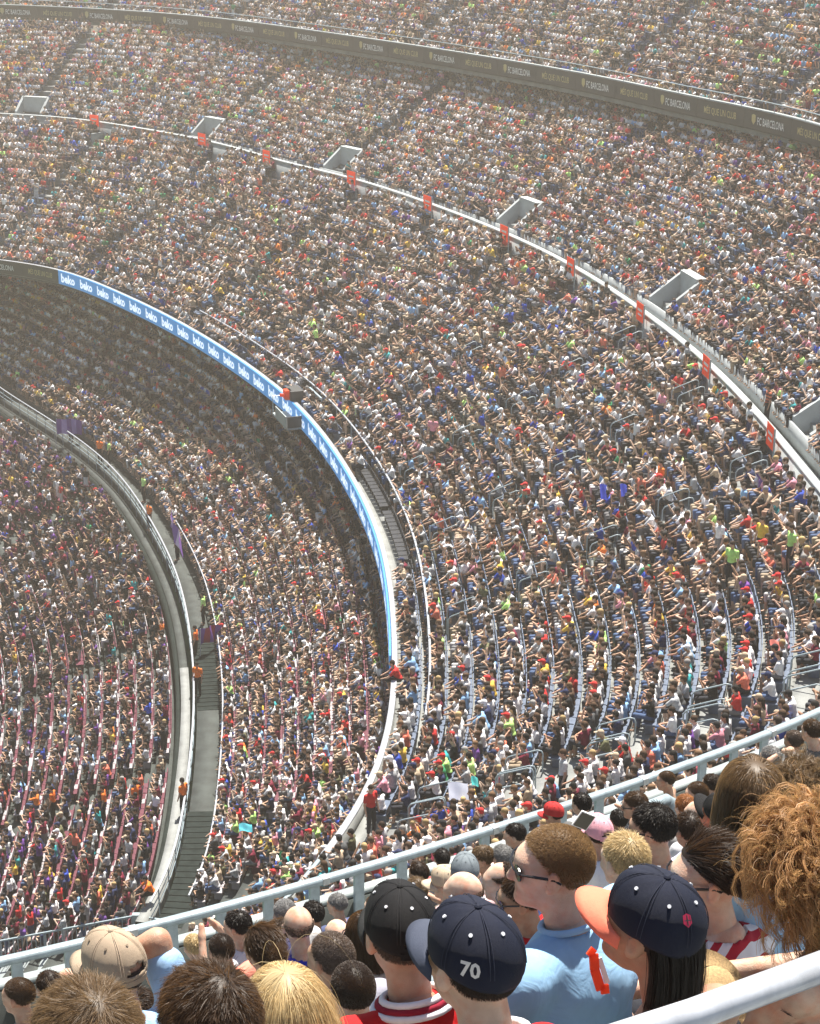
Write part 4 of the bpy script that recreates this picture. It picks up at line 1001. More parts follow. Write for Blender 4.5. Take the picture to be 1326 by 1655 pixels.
def scalp(g, style, off=.002, seed=0):
    H, T = g['hd'], g['HR']; n1, n2 = 40, 56; th = np.linspace(0, math.pi * .80, n1); ph = np.linspace(0, 2 * math.pi, n2, endpoint=False)
    TH, PH = np.meshgrid(th, ph, indexing='ij'); u = np.stack([np.sin(TH) * np.cos(PH), np.sin(TH) * np.sin(PH), np.cos(TH)], -1).reshape(-1, 3)
    m = hairline(u, style); P = np.array([0, -.013, .023]) + u * (np.array([.0765, .0945, .0885]) + off)
    i = np.arange(n1 - 1)[:, None] * n2 + np.arange(n2)[None]; j = np.arange(n1 - 1)[:, None] * n2 + (np.arange(n2)[None] + 1) % n2
    F = np.stack([i, j, j + n2, i + n2], -1).reshape(-1, 4)[:, ::-1]; F = F[m[F].all(1)]
    return H + P @ T.T, F, np.full(len(P), .8 if off < .002 else .25)
def hair_obj(parts, m, root, name='hair'):
    V = np.concatenate([p[0] for p in parts]); n = np.cumsum([0] + [len(p[0]) for p in parts[:-1]])
    F = np.concatenate([p[1] + k for p, k in zip(parts, n)]); hv = np.concatenate([p[2] for p in parts])
    me = meshdata(name, V, F, m, True)
    a = me.attributes.new('hv', 'FLOAT', 'POINT'); a.data.foreach_set('value', hv.astype(np.float32)); return obj(name, me, root)
# ------------------------------------------------------------------ caps, glasses, hands
def cap_pts(g, U, off=0.):
    c = np.array([0, -.010, .030]); r = np.array([.090, .108, .104]) + off
    P = c + U * r; bul = np.maximum(0, U[:, 1]) * np.maximum(0, U[:, 2]) * .02; P[:, 2] += bul; P[:, 1] += bul
    return g['hd'] + P @ g['HR'].T
def cap(g, root, crown_m, brim_m, opening=False, front_m=None, lab=None, brim_len=.082):
    n1, n2 = 22, 48; th = np.linspace(0.001, 1.62, n1); ph = np.linspace(0, 2 * math.pi, n2, endpoint=False)
    TH, PH = np.meshgrid(th, ph, indexing='ij'); TH = TH + .30 * (TH / 1.62) * np.clip(-np.sin(PH), 0, 1) ** 1
    seam = np.abs(((PH / (math.pi / 3) + .5) % 1) - .5) < .07
    rr = 1 - .014 * seam + .007 * np.sin(PH * 5 + TH * 4 + 1.3) * np.sin(TH * 3) + .004 * np.sin(PH * 11 + TH * 9)
    U = (np.stack([np.sin(TH) * np.cos(PH), np.sin(TH) * np.sin(PH), np.cos(TH)], -1) * rr[..., None]).reshape(-1, 3)
    V = cap_pts(g, U)
    i = np.arange(n1 - 1)[:, None] * n2 + np.arange(n2)[None]; j = np.arange(n1 - 1)[:, None] * n2 + (np.arange(n2)[None] + 1) % n2
    F = np.stack([i, i + n2, j + n2, j], -1).reshape(-1, 4); pc = PH.ravel()[F].mean(1); tc_ = TH.ravel()[F].mean(1)
    if opening: 
        da = np.abs(((PH.ravel()[F[:, 0]] - 1.5 * math.pi + math.pi) % (2 * math.pi)) - math.pi)
        F = F[~((da < .42 * np.sqrt(np.clip(1 - ((tc_ - 1.62) / .30) ** 2, 0, 1)) + .0) & (tc_ > 1.32) & (tc_ < 1.62))]
    me = meshdata('cap_crown', V, F, [M['cap_oc'], M['cap_oc']], True)
    o = obj('cap', me, root); o.color = (*crown_m, 1)
    if lab: o['label'] = lab
    sm_ = o.modifiers.new('thickness', 'SOLIDIFY'); sm_.thickness = .003
    # brim
    V = []; nb = 20; T, H = g['HR'], g['hd']
    for k in range(5):
        for a in range(nb + 1):
            an = R(22) + R(136) * a / nb; e = math.sin(an) ** .6; x = math.cos(an)
            f = k / 4; x_ = .090 * x * (1 + .02 * f); y_ = -.010 + .106 * math.sin(an) + f * brim_len * max(0, math.sin((an - R(22)) / R(136) * math.pi)) ** .55
            z_ = .006 - .012 * f - .30 * (x_ * x_) / .09 * (.5 + .8 * f) * .9
            V.append(H + T @ np.array([x_, y_, z_ + .012]))
    F = [(k * (nb + 1) + a, k * (nb + 1) + a + 1, (k + 1) * (nb + 1) + a + 1, (k + 1) * (nb + 1) + a) for k in range(4) for a in range(nb)]
    b = obj('brim', meshdata('brim', np.array(V), F, M['cap_oc'], True), o); b.color = (*brim_m, 1); s_ = b.modifiers.new('thickness', 'SOLIDIFY'); s_.thickness = .003
    q = MB(); 
    P = cap_pts(g, np.array([[0, 0, 1.02]]))[0]; q.tube([P - [0, 0, .003], P + [0, 0, .001], P + [0, 0, .004]], [.008, .0075, .004], 10); bt = q.build('button', M['cap_oc'], o); bt.color = (*crown_m, 1)
    for kk in range(6):
        a = kk * math.pi / 3 + math.pi / 6 + .523
        for da in (-.045, .045):
            q = MB(); q.tube([cap_pts(g, np.array([[math.sin(t_) * math.cos(a + da), math.sin(t_) * math.sin(a + da), math.cos(t_)]]), .0012)[0] for t_ in np.linspace(.1, 1.55, 12)], .0009, 4)
            e_ = q.build('stitching', M['cap_oc'], o); e_.color = (*[min(1, c * 1.5 + .02) for c in crown_m], 1)
        a = kk * math.pi / 3 + math.pi / 6 + math.pi / 6 * 0; uu = np.array([[math.sin(.72) * math.cos(a), math.sin(.72) * math.sin(a), math.cos(.72)]])
        P = cap_pts(g, uu)[0]; P2 = cap_pts(g, uu, .003)[0]; q = MB(); q.tube([P, P2], .0042, 10); e_ = q.build('eyelet', M['cap_oc'], o); e_.color = (.6, .62, .66, 1) if crown_m[2] < .2 and crown_m[0] < .05 else (*[c * .6 for c in crown_m], 1)
    if opening:
        q = MB(); pts = []
        for a in np.linspace(-.5, .5, 9):
            pts.append(cap_pts(g, np.array([[math.sin(1.86) * math.sin(a), -math.sin(1.86) * math.cos(a), math.cos(1.86)]]), .001)[0])
        for A_, B_ in zip(pts[:-1], pts[1:]): q.bar(A_, B_, .004, .018)
        st = q.build('strap', M['cap_oc'], o); st.color = (*crown_m, 1)
    return o
def on_cap(g, V2, F, az, el, name, m, parent, off=.002):
    # flat outlines wrapped on the crown: V2 in metres (x right as seen from outside)
    a = az + V2[:, 0] / .095; e = el - V2[:, 1] / .10
    U = np.stack([np.sin(e) * np.cos(a), np.sin(e) * np.sin(a), np.cos(e)], 1); V = cap_pts(g, U, off)
    return obj(name, meshdata(name, V, F, m), parent)
def glasses(g, root):
    H, T = g['hd'], g['HR']; f = lambda x, y, z: H + T @ np.array([x, y, z])
    q = MB()
    for s in (-1, 1): q.tube([f(s * .070, .078, .016), f(s * .079, .04, .016), f(s * .084, -.005, .012), f(s * .083, -.022, .0)], [.0035, .0045, .0040, .003], 6)
    q.tube([f(-.074, .082, .018), f(-.045, .098, .020), f(0, .106, .018), f(.045, .098, .020), f(.074, .082, .018)], .003, 6); o = q.build('sunglasses', M['black_plastic'], root)
    for s in (-1, 1):
        q = MB(); V = [f(s * (.040 + .027 * math.cos(a)), .099 - .020 * abs(.040 + .027 * math.cos(a)) / .06 * .8 + .0, .004 + .019 * math.sin(a)) for a in np.linspace(0, 2 * math.pi, 14, endpoint=False)]
        V2 = [v + T @ np.array([0, -.004, 0]) for v in V]; q.add(V + V2, [tuple(range(14)), tuple(range(27, 13, -1))] + [(i, (i + 1) % 14, 14 + (i + 1) % 14, 14 + i) for i in range(14)])
        q.build('lens', M['black_plastic'], o)
    return o
def hand_prims(wr, d, up, side, s=1., curl=.5):
    """palm and five bent fingers; d along the hand, up = back of the hand, side towards the thumb"""
    d, up = [np.array(v, float) / np.linalg.norm(v) for v in (d, up)]; sd = np.cross(d, up); sd /= np.linalg.norm(sd)
    if sd @ np.array(side, float) < 0: sd = -sd
    P = [('c', wr, wr + d * .03, .024, .026), ('e', wr + d * .055, (.030, .030, .030))]
    for k, (o, L) in enumerate(((.030, .070), (.010, .080), (-.010, .074), (-.028, .058))):
        P.append(('c', wr + d * .03 + sd * o * .7, wr + d * .085 + sd * o, .013, .0105, {'k': .012}))
        a = wr + d * .085 + sd * o; c1 = curl * (.8 + .15 * k)
        b = a + (d * math.cos(c1) - up * math.sin(c1)) * L * .5; c = b + (d * math.cos(c1 * 2.2) - up * math.sin(c1 * 2.2)) * L * .5
        P += [('c', a, b, .0095, .0085, {'k': .004}), ('c', b, c, .0085, .0065, {'k': .004})]
    a = wr + d * .025 + sd * .022; b = a + (d * .7 + sd * .7) * .035; c = b + (d * .95 + sd * .2 - up * .3) * .03
    P += [('c', a, b, .013, .010, {'k': .012}), ('c', b, c, .010, .0075, {'k': .005})]
    return P
# ------------------------------------------------------------------ foreground people
YAW0 = math.degrees(math.atan2(.51, .86))
near_count = 0
def person(px, py, t, lab, hair='brown', style='short', shirt=(.5, .5, .5), skin=0, yaw=0, head=0, tilt=.15, build=1., pose='sit', arms='lap', lean=.1, female=False,
           sleeve=.75, capc=None, brimc=None, opening=False, shades=False, scale=1., pants=(.02, .022, .03), collar=None, hands=None, long=1.05):
    global near_count; near_count += 1; sd = near_count
    y = R(YAW0 + yaw); g = figure(pose, arms, lean, build, R(head), tilt, female)
    fine = t < 9; hs = .0052 if t < 6 else (.0075 if t < 9 else .011); bs = .010 if t < 6 else (.013 if t < 9 else .018)
    hw = at(px, py, t); root_loc = hw - rotz(y) @ g['hd'] * scale
    hp = head_prims(g, True); nk = ('c', g['nk'] - [0, .0, .03], g['hd'] + [0, -.02, -.05], .056 * (.88 if female else 1), .052 * (.88 if female else 1))
    ears = []
    if t < 9:
        H, T = g['hd'], g['HR']
        for s in (-1, 1): ears.append(('e', H + T @ np.array([s * .092, .004, .004]), (.006, .011, .017), T @ rotz(s * -.45)))
    V1, Q1 = nets(hp + [nk], hs, .02, 0, ears); sp = skin_prims(g)[1:]
    V2, Q2 = nets(sp, bs, .03)
    Vs, Qs = [V1, V2], [Q1, Q2 + len(V1)]
    if hands:
        for (wi, d, up, side, cu) in hands:
            Vh, Qh = nets(hand_prims(g['ha'][wi], d, up, side, 1., cu), .0038 if t < 7 else .006, .008); Qs.append(Qh + sum(len(v) for v in Vs)); Vs.append(Vh)
    me = meshdata('person', np.concatenate(Vs), np.concatenate(Qs), M['skin_oc'], True)
    r = bpy.data.objects.new('person', me); col.objects.link(r); r.location = root_loc; r.rotation_euler = (0, 0, y); r.scale = (scale,) * 3
    kc = SK[skin] if isinstance(skin, int) else skin
    r.color = (*kc, 1); tag(r, lab, 'person')
    def cl(name, P, c, infl, k=.035, subs=()):
        V, Q = nets(P, bs * .9, k, infl, subs); r2 = np.random.default_rng(sd)
        # soft folds
        w_ = np.sin(V[:, 2] * 38 + np.sin(V[:, 0] * 17 + sd) * 2.2 + V[:, 1] * 12) * .0035 * np.clip((g['sh'][0][2] - .02 - V[:, 2]) * 8, 0.15, 1)
        ctr = V.mean(0); dr = V - ctr; dr[:, 2] = 0; dr /= np.linalg.norm(dr, axis=1)[:, None] + 1e-6
        w_ = w_ + .0035 * np.sin(V[:, 0] * 31 + V[:, 2] * 23 + 3 * np.sin(V[:, 2] * 9 + sd)) * np.sin(V[:, 2] * 14 + V[:, 0] * 8) + .0018 * np.sin(V[:, 0] * 70 - V[:, 2] * 55 + 2 * np.sin(V[:, 0] * 20))
        o = obj(name, meshdata(name, V + dr * w_[:, None], Q, M['cloth_oc'], True), r); o.color = (*c, 1); return o
    cut = [('e', g['nk'] + [0, .012, .035], (.074, .078, .055))] if sleeve > .3 else [('e', g['nk'] + [0, .0, .0], (.26, .20, .20))]
    shobj = cl('shirt', shirt_prims(g, sleeve), shirt, .007, subs=cut); cl('trousers', trouser_prims(g, .6), pants, .004)
    if collar:
        q = MB(); n_ = 20
        pts = [g['nk'] + np.array([.076 * math.cos(a), .073 * math.sin(a) + .004, .008 - .024 * math.sin(a)]) for a in np.linspace(0, 2 * math.pi, n_ + 1)]
        for k_, c_ in enumerate(collar):
            q = MB(); q.tube([p + np.array([(p - g['nk'])[0] * .14 * k_, (p - g['nk'])[1] * .14 * k_, .016 - .013 * k_]) for p in pts], .0095, 8, False)
            o = q.build('collar', M['cloth_oc'], shobj, True); o.color = (*c_, 1)
    # hair
    N_ = int(np.clip(70000 / t, 1500, 22000)); wd = np.clip(t * .00027, .0007, .005)
    if style == 'curly':
        parts = [scalp(g, 'short', .012), strands(g, 'short', .155, 7200, .0022, lift=.75, grav=.20, noise=.3, nseg=20, curl=(.012, 19), seed=sd, shell=.035, lock=12, spread=.0035),
                 strands(g, 'short', .12, 4200, .0020, lift=.85, grav=.12, noise=.4, nseg=15, curl=(.010, 14), seed=sd + 50, shell=.025, lock=10, spread=.003),
                 strands(g, 'short', .25, 5200, .0022, lift=.5, grav=.30, noise=.25, nseg=24, curl=(.014, 23), seed=sd + 70, shell=.03, lock=13, spread=.004),
                 strands(g, 'short', .16, 500, .0014, lift=.9, grav=.1, noise=.5, nseg=15, curl=(.010, 14), seed=sd + 90, shell=.04)]
        hair_obj(parts, HM[hair], r)
    elif style == 'long':
        parts = [scalp(g, 'short', .004), strands(g, 'short', .30 * long, N_, wd, lift=.12, grav=.45, noise=.06, nseg=10, seed=sd, shell=.012, crown=(0, -.02, .13)),
                 strands(g, 'short', .22 * long, N_ // 2, wd, lift=.1, grav=.45, noise=.05, nseg=8, seed=sd + 9, shell=.014, crown=(0, -.02, .13))]
        hair_obj(parts, HM[hair], r)
    elif style == 'tail':
        bk = lambda u: (u[:, 1] < -.15) & (u[:, 2] < .25)
        parts = [scalp(g, 'bald', .003), strands(g, 'short', .34, N_ // 2, wd, lift=.05, grav=.5, noise=.07, nseg=10, seed=sd, shell=.006, only=bk, crown=(0, .05, .13))]
        hair_obj(parts, HM[hair], r)
    elif style == 'bun':
        parts = [scalp(g, 'short', .004), strands(g, 'short', .085, N_, wd, lift=.03, flow=(0, -1, -.35), grav=.06, noise=.05, nseg=6, seed=sd, shell=.007)]
        gb2 = dict(g); gb2['hd'] = g['hd'] + g['HR'] @ np.array([0, -.125, .0]); V, F, hv = strands(gb2, 'short', .05, N_ // 3, wd, lift=.3, flow=(1, .2, .3), grav=0, noise=.5, nseg=5, curl=(.006, 7), seed=sd)
        V = gb2['hd'] + (V - gb2['hd']) * .5; parts.append((V, F, hv)); V, F, hv = scalp(gb2, 'short', .0); parts.append((gb2['hd'] + (V - gb2['hd']) * .48, F, hv)); hair_obj(parts, HM[hair], r)
    elif style in ('short', 'crew', 'receding', 'bald', 'buzz'):
        L = {'short': .026, 'crew': .009, 'receding': .010, 'bald': .006, 'buzz': .0045}[style]; hl = style if style in ('receding', 'bald') else 'short'
        if style == 'bald': N_ //= 3
        hair_obj(([] if style == 'bald' else [scalp(g, hl, .0008 if style == 'buzz' else .003)]) + [strands(g, hl, L, N_, wd, lift=.14 if style != 'crew' else .28, flow=(.15, .25, -1) if style != 'crew' else (.1, .9, .2), grav=.12 if style != 'crew' else .02, noise=.26 if style != 'crew' else .14, lock=4 if t < 7 and style == 'short' else 1, spread=.0022, nseg=3, seed=sd, shell=.006, crown=(.03 * math.sin(sd), -.05 + .02 * math.cos(sd), .12) if style in ('short',) else None)], HM[hair], r)
    elif style == 'cap':
        hair_obj([strands(g, 'bald', .008 if not female else .2, N_ // 2, wd, lift=.1, grav=.5, noise=.08, nseg=4 if not female else 9, seed=sd, shell=.006), scalp(g, 'bald', .003)], HM[hair], r)
    co_ = None
    if capc is not None: co_ = cap(g, r, capc, brimc or capc, opening)
    if shades: glasses(g, r)
    return r, g, co_, shobj
WHT, NVY, BLK, RED = (.72, .73, .76), (.005, .008, .022), (.004, .004, .005), (.50, .010, .012)
# largest figures first
r, g, c_, s_ = person(765, 1556, 3.72, 'man in navy cap marked 70 on the back and red shirt, bottom centre', 'dark', 'cap', RED, 1, yaw=4, head=6, tilt=-.02, build=.72, capc=NVY, brimc=(.05, .06, .09), collar=[WHT], scale=1.0)  # navy brim coloured greyer than the crown to paint in its sunlit top
V, F = text_mesh('70', .03); V2 = (V[:, :2] - [V[:, 0].max() / 2, .35]) * .040
on_cap(g, V2, F, 3.74, 1.36, 'lettering', mat('silver_thread', (.62, .60, .56), .5), c_)
q = [np.array([(-.006, -.008), (.006, -.008), (.006, .008), (-.006, .008)])]
r, g, c_, s_ = person(648, 1512, 4.55, 'man in black cap with open strap back and red shirt with striped white collar', 'shaved', 'cap', RED, 0, yaw=-2, head=-6, tilt=.1, capc=BLK, brimc=(.02, .02, .02), opening=True, collar=[WHT, (.25, .01, .03), WHT])
r, g, c_, s_ = person(892, 1402, 4.75, 'man in pale blue shirt and black sunglasses with short fair hair turned left', 'fair', 'crew', (.26, .46, .68), 3, yaw=18, head=38, tilt=.0, shades=True, build=1.22, collar=[(.28, .48, .70)], arms='lap', sleeve=1.2)
r, g, c_, s_ = person(1052, 1500, 3.9, 'girl in navy cap with coral brim and long dark hair', 'black', 'tail', (.02, .02, .025), 2, yaw=6, head=20, tilt=-.16, capc=NVY, brimc=(.85, .20, .12), female=True, sleeve=.2, build=.9)
sh = np.array([(-.011, .010), (0, .014), (.011, .010), (.011, -.006), (0, -.014), (-.011, -.006)])
em = on_cap(g, sh, [tuple(range(6))], 4.15, .98, 'emblem', mat('crimson_thread', (.45, .01, .06), .6), c_)
on_cap(g, np.array([(-.001, .011), (.001, .011), (.001, -.010), (-.001, -.010), (-.009, .001), (.009, .001), (.009, -.001), (-.009, -.001)]), [(0, 3, 2, 1), (4, 7, 6, 5)], 4.15, .98, 'emblem_cross', M['dark'], em, .003)
q = MB(); q.tube([g['nk'] + np.array([.062 * math.cos(a), .058 * math.sin(a), -.005 - .02 * math.sin(a)]) for a in np.linspace(0, 2 * math.pi, 25)], .0012, 5); q.build('necklace', M['steel'], r)
r, g, c_, s_ = person(1143, 1418, 4.95, 'woman in black sunglasses and red striped white shirt with brown hair in a bun', 'dark', 'bun', (.42, .012, .03), 3, yaw=20, head=42, tilt=.1, shades=True, female=True)
stripe = mat('striped_shirt', (.42, .012, .03), .85); t_ = stripe.node_tree; b_ = t_.nodes['Principled BSDF']; tc = t_.nodes.new('ShaderNodeTexCoord'); wv = t_.nodes.new('ShaderNodeTexWave')
wv.bands_direction = 'Y'; wv.inputs['Scale'].default_value = 7.5; wv.inputs['Distortion'].default_value = .6; wv.inputs['Detail'].default_value = 0
cr = t_.nodes.new('ShaderNodeValToRGB'); cr.color_ramp.interpolation = 'CONSTANT'; cr.color_ramp.elements[0].color = (.42, .012, .03, 1); cr.color_ramp.elements[1].position = .5; cr.color_ramp.elements[1].color = (.75, .74, .76, 1)
t_.links.new(tc.outputs['Object'], wv.inputs['Vector']); t_.links.new(wv.outputs['Fac'], cr.inputs[0]); t_.links.new(cr.outputs[0], b_.inputs['Base Color'])
s_.data.materials[0] = stripe
r, g, c_, s_ = person(1312, 1405, 4.35, 'woman with big curly ginger blond hair and bare shoulders resting her arms forward', 'curl', 'curly', (.02, .02, .025), 1, yaw=14, head=12, tilt=.15, female=True, sleeve=.02, arms='rest', lean=.22, build=1.05,
                       hands=[(0, (-.1, 1, -.15), (0, .1, 1), (1, 0, 0), .9), (1, (-.6, .8, -.2), (0, .1, 1), (-1, 0, 0), .8)])
q = MB(); q.tube([g['nk'] + np.array([.085 * math.cos(a), .080 * math.sin(a) - .01, -.045 - .04 * math.sin(a)]) for a in np.linspace(0, 2 * math.pi, 31)], .003, 6); q.build('necklace', M['dark'], r)
person(460, 1640, 4.05, 'woman with long straight platinum blond hair at the bottom edge', 'blond', 'long', (.5, .45, .4), 1, yaw=-4, female=True, tilt=.05)
person(338, 1662, 3.15, 'head with thick brown hair at the bottom edge beside the blond woman', 'brown', 'short', (.3, .3, .32), 1, yaw=2, scale=1.02)
person(142, 1698, 2.85, 'head with light brown hair filling the lower left corner', 'light', 'short', (.4, .36, .3), 1, yaw=0, scale=1.02)
person(184, 1568, 5.6, 'man in beige cap with open strap back and pale blue shirt raising an elbow', 'shaved', 'cap', (.30, .48, .72), 0, yaw=8, head=10, tilt=.1, capc=(.36, .28, .20), opening=True, arms=('lap', 'elbow'), sleeve=.7)
person(1212, 1290, 5.1, 'woman with straight light brown bob and pale blue shirt', 'light', 'long', (.30, .52, .75), 3, yaw=-6, female=True, long=.55, tilt=-.05)
person(1290, 1300, 5.9, 'woman with wavy golden brown hair behind the curly haired woman', 'light', 'curly', (.10, .16, .30), 1, yaw=-10, female=True, scale=.8)
person(535, 1550, 7.3, 'man with shaved head and grey shirt behind the crewcut boy', 'shaved', 'buzz', (.3, .3, .36), 2, yaw=10, head=10, tilt=.1)
person(570, 1602, 6.3, 'boy with brown crewcut and light shirt beside the black cap', 'dark', 'crew', (.45, .44, .50), 0, yaw=-8, scale=.92)
person(1054, 1340, 7.9, 'man with thick black hair and glasses in a pale lilac shirt', 'black', 'short', (.45, .47, .68), 0, yaw=10, head=30, shades=True)
person(1010, 1392, 7.0, 'woman with short ash blond hair half hidden by the coral brim', 'blond', 'short', WHT, 3, yaw=8, female=True)
person(592, 1512, 8.5, 'woman with brown hair and sunglasses pushed up on her head', 'brown', 'long', (.45, .40, .35), 0, yaw=20, female=True, shades=True, long=.5)
person(842, 1452, 8.0, 'bearded man in red shirt and dark glasses partly hidden by the blue shirt', 'dark', 'short', RED, 2, yaw=30, head=30, shades=True)
LST = [(482, 1496, 10, 'bald man in royal blue shirt', 'shaved', 'bald', (.02, .03, .40), 1, {}), (461, 1478, 13, 'grey haired man beside the bald man in blue', 'grey', 'crew', (.5, .5, .5), 3, {}),
 (506, 1478, 15, 'dark haired person just right of the bald man in blue', 'black', 'short', (.05, .05, .06), 2, {}), (384, 1497, 13, 'black haired man at the railing raising both hands to his face', 'black', 'short', (.6, .6, .64), 1, dict(arms='phone')),
 (313, 1530, 14.5, 'blond child in pale blue shirt beside the railing', 'blond', 'short', (.32, .42, .65), 1, dict(scale=.9)), (358, 1536, 12, 'brown haired man in coral shirt beside the blond child', 'dark', 'crew', (.75, .25, .18), 0, {}),
 (424, 1532, 8.8, 'woman with brown hair pinned up above the blond woman', 'brown', 'bun', (.2, .15, .15), 0, dict(female=True)), (455, 1512, 11.5, 'person with short wavy brown hair left of the bald man', 'brown', 'short', (.2, .2, .22), 1, {}),
 (470, 1556, 10.5, 'person in navy cap with red button below the bald man', 'dark', 'cap', (.35, .3, .45), 1, dict(capc=(.03, .03, .08))), (545, 1512, 12, 'person with pale bald crown behind the shaved head', 'shaved', 'bald', (.4, .35, .35), 3, {}),
 (520, 1590, 9, 'person in lilac grey shirt between the blond woman and the boy', 'dark', 'short', (.40, .38, .50), 2, {}),
 (606, 1466, 17, 'man with light brown hair looking down beside the railing', 'brown', 'crew', (.05, .05, .05), 3, {}), (677, 1412, 17, 'person with dark brown hair leaning on the railing', 'dark', 'short', (.05, .05, .06), 2, {}),
 (674, 1440, 14.5, 'person with tan bun below the railing', 'light', 'short', (.12, .10, .08), 1, {}), (748, 1444, 9, 'bald man with pink scalp above the sunlit grey brim', 'shaved', 'bald', (.7, .5, .5), 3, {}),
 (752, 1412, 11.5, 'man in grey cap above the pink scalp', 'grey', 'cap', (.75, .5, .5), 1, dict(capc=(.16, .19, .21))), (722, 1428, 12.5, 'person in cream hat beside the grey cap', 'light', 'cap', (.5, .42, .32), 3, dict(capc=(.55, .45, .32))),
 (808, 1424, 10.6, 'man with receding dark hair and periwinkle collar', 'dark', 'receding', (.20, .28, .62), 3, dict(collar=[(.2, .28, .62)])), (832, 1350, 17, 'black haired man pointing left over the railing', 'black', 'short', (.02, .02, .02), 1, dict(arms=('reach', 'lap'), yaw=55)),
 (779, 1388, 15.5, 'boy with sandy hair stretching one arm along the railing', 'light', 'short', (.7, .55, .5), 0, dict(arms=('reach', 'lap'), yaw=50)), (812, 1386, 15.5, 'grey haired person behind the sandy haired boy', 'grey', 'short', (.05, .05, .07), 1, {}),
 (968, 1348, 12, 'person in pale pink cap', 'dark', 'cap', (.7, .72, .75), 0, dict(capc=(.72, .36, .42), opening=True)), (1000, 1326, 18, 'black haired person between the pink cap and the glasses man', 'black', 'short', (.02, .02, .02), 2, {}),
 (1026, 1302, 14.5, 'brown haired woman with sunglasses pushed up near the bent handrail', 'brown', 'short', (.4, .3, .28), 0, dict(female=True, shades=True)), (1076, 1262, 20.5, 'man in navy sleeveless top stretching his arm along the railing', 'brown', 'crew', (.02, .03, .09), 0, dict(sleeve=.1, arms=('reach', 'lap'), yaw=45, lean=.0)),
 (1126, 1284, 16, 'short haired man in grey shirt below the railing', 'brown', 'crew', (.2, .2, .2), 1, {}), (1150, 1268, 19, 'person with dark hair tied back close to the bob haired woman', 'dark', 'short', (.3, .25, .2), 1, {}),
 (1108, 1306, 15, 'person with curly ginger hair right of the bent handrail', 'ginger', 'short', (.3, .3, .3), 3, {}), (1126, 1318, 13.5, 'bald man with pale scalp beside the ginger hair', 'shaved', 'bald', (.6, .6, .62), 3, {}),
 (1114, 1342, 11, 'woman with short dark brown hair and hair clip', 'dark', 'short', (.5, .4, .4), 0, dict(female=True)), (1160, 1318, 10.5, 'man in black cap tilted back with sunburnt neck', 'black', 'cap', (.03, .03, .03), (.70, .22, .13), dict(capc=BLK, tilt=-.35)),
 (1198, 1342, 9.5, 'man with shaved grey head behind the bun', 'shaved', 'buzz', (.1, .1, .12), 4, {}), (1283, 1198, 18, 'man with shaved head in black and white top at right edge', 'shaved', 'buzz', (.02, .02, .02), 2, dict(arms=('lap', 'head'))),
 (1312, 1182, 17, 'person with curly brown hair at the right edge', 'brown', 'short', (.1, .1, .1), 1, {}), (1245, 1225, 17, 'person with grey brown hair under the railing at right', 'grey', 'short', (.2, .2, .2), 1, dict(arms='head')),
 (262, 1574, 9.6, 'man with very dark hair behind the raised elbow', 'black', 'short', (.1, .1, .12), 0, dict(head=20)), (222, 1640, 6.5, 'person in white shirt in front of the beige cap', 'dark', 'short', WHT, 1, dict(scale=.85)),
 (30, 1610, 11, 'person with short ginger brown hair at the left edge', 'brown', 'crew', (.3, .3, .3), 0, {}), (80, 1596, 12, 'dark haired person beside the left edge', 'dark', 'short', (.1, .1, .1), 1, {}), (112, 1590, 12.5, 'bald person next to the beige cap', 'shaved', 'bald', (.3, .3, .3), 1, {}),
 (1240, 1440, 6.2, 'person in denim blue shirt behind the curly haired woman', 'dark', 'short', (.08, .14, .26), 0, {}), (940, 1300, 17.5, 'person with black hair at the railing by the phone', 'black', 'short', (.04, .04, .05), 1, {}),
 (895, 1316, 19, 'person in red cap beyond the fair haired man', 'dark', 'cap', (.1, .1, .1), 0, dict(capc=(.5, .03, .03))), (1215, 1236, 18.5, 'person with light brown hair against the right railing', 'light', 'short', (.3, .3, .35), 1, {}),
 (640, 1440, 17.5, 'person with brown hair at the railing left of the tan bun', 'brown', 'short', (.15, .12, .2), 1, {}), (545, 1462, 18, 'person with grey hair at the railing behind the black cap', 'grey', 'short', (.08, .1, .2), 1, {}),
 (715, 1388, 19.5, 'person with black hair at the railing above the cream hat', 'black', 'short', (.4, .1, .1), 2, {})]
for (px, py, t, lab, h_, st_, shc, sk_, kw) in LST:
    if 'yaw' not in kw: kw['yaw'] = float(rng.normal(4, 12))
    if 'head' not in kw: kw['head'] = float(rng.normal(8, 18))
    person(px, py, t, lab, h_, st_, shc, sk_, **kw)
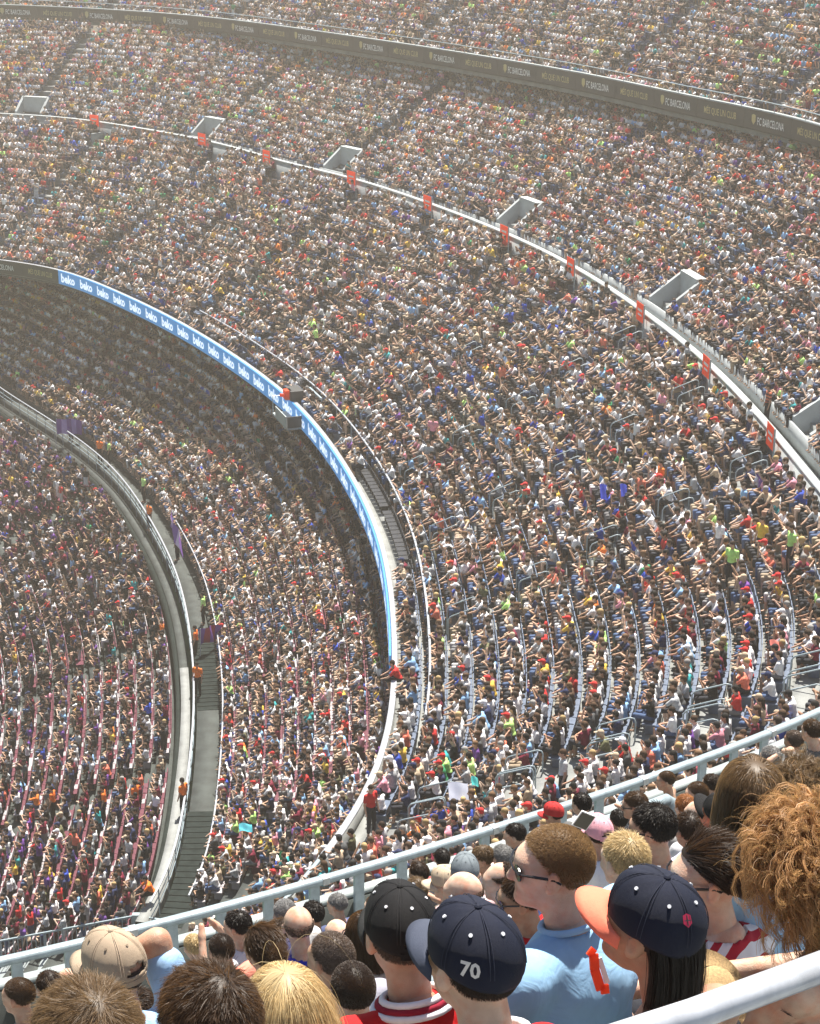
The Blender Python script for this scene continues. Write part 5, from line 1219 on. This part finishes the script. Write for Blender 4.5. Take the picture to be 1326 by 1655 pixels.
# straw hat, orange framed fan, raised phone
P = at(1146, 1604, 4.25); r = empty('straw_hat', P, 'straw hat with black patterned band beside the girl in the navy cap', 'hat'); r.rotation_euler = (R(35), R(28), 0); r.scale = (.62,) * 3
b = MB(); n_ = 32
def lathe(prof, n_=32):
    V = [(rr * math.cos(2 * math.pi * k / n_), rr * math.sin(2 * math.pi * k / n_), z) for rr, z in prof for k in range(n_)]
    F = [(i * n_ + k, i * n_ + (k + 1) % n_, (i + 1) * n_ + (k + 1) % n_, (i + 1) * n_ + k) for i in range(len(prof) - 1) for k in range(n_)]; return V, F
M['straw'] = mat('straw', (.62, .42, .20), .7, noise=.4, nscale=120, bump=.6, bscale=400)
b.add(*lathe([(.165, .004), (.15, -.002), (.10, .0), (.085, .012), (.082, .06), (.07, .085), (.03, .092), (.0005, .093)])); b.build('hat_body', M['straw'], r, True)
b = MB(); b.add(*lathe([(.0875, .010), (.0865, .048)])); b.build('hat_band', mat('patterned_band', (.015, .015, .015), .7, c2=(.25, .2, .15), nscale=70), r, True)
P = at(968, 1568, 4.25); r = empty('folded_fan', P, 'orange and white folded plastic fan held beside the pale blue shirt', 'fan'); r.rotation_euler = (R(-20), R(10), R(10)); r.scale = (.8,) * 3
b = MB(); pts = [(-.035, 0, .055), (-.020, 0, .045), (-.012, 0, .0), (.012, 0, -.055), (.035, 0, -.05)]
for a_, c2 in zip(pts[:-1], pts[1:]): b.bar(a_, c2, .012, .026)
b.build('frame', M['orange_sign'], r); b = MB(); b.bar((-.002, 0, .035), (.03, 0, -.035), .006, .014); b.build('slot', M['white_text'], r)
P = at(944, 1326, 9.5); r = empty('phone', P, 'dark phone with white frame held up above the pink cap', 'phone'); r.rotation_euler = (R(10), R(28), R(10))
b = MB(); b.box((0, 0, 0), (.085, .009, .10)); b.build('body', M['white_text'], r); b = MB(); b.box((0, -.006, 0), (.075, .004, .088)); b.build('screen', mat('phone_screen', (.06, .055, .035), .2), r)


S = arc(T3)
for s_ in np.arange(S[iF] + 1.1, S[iE], 2.48):
    x, y, nx, ny = [np.interp(s_, S, a) for a in (T3[:, 0], T3[:, 1], T3n[:, 0], T3n[:, 1])]
    b = MB(); b.box((x + nx * .005, y + ny * .005, T3r + .006), (.125, .09, .09), rz=math.atan2(ny, nx)); b.build('joint_plate', M['steel'], nr)
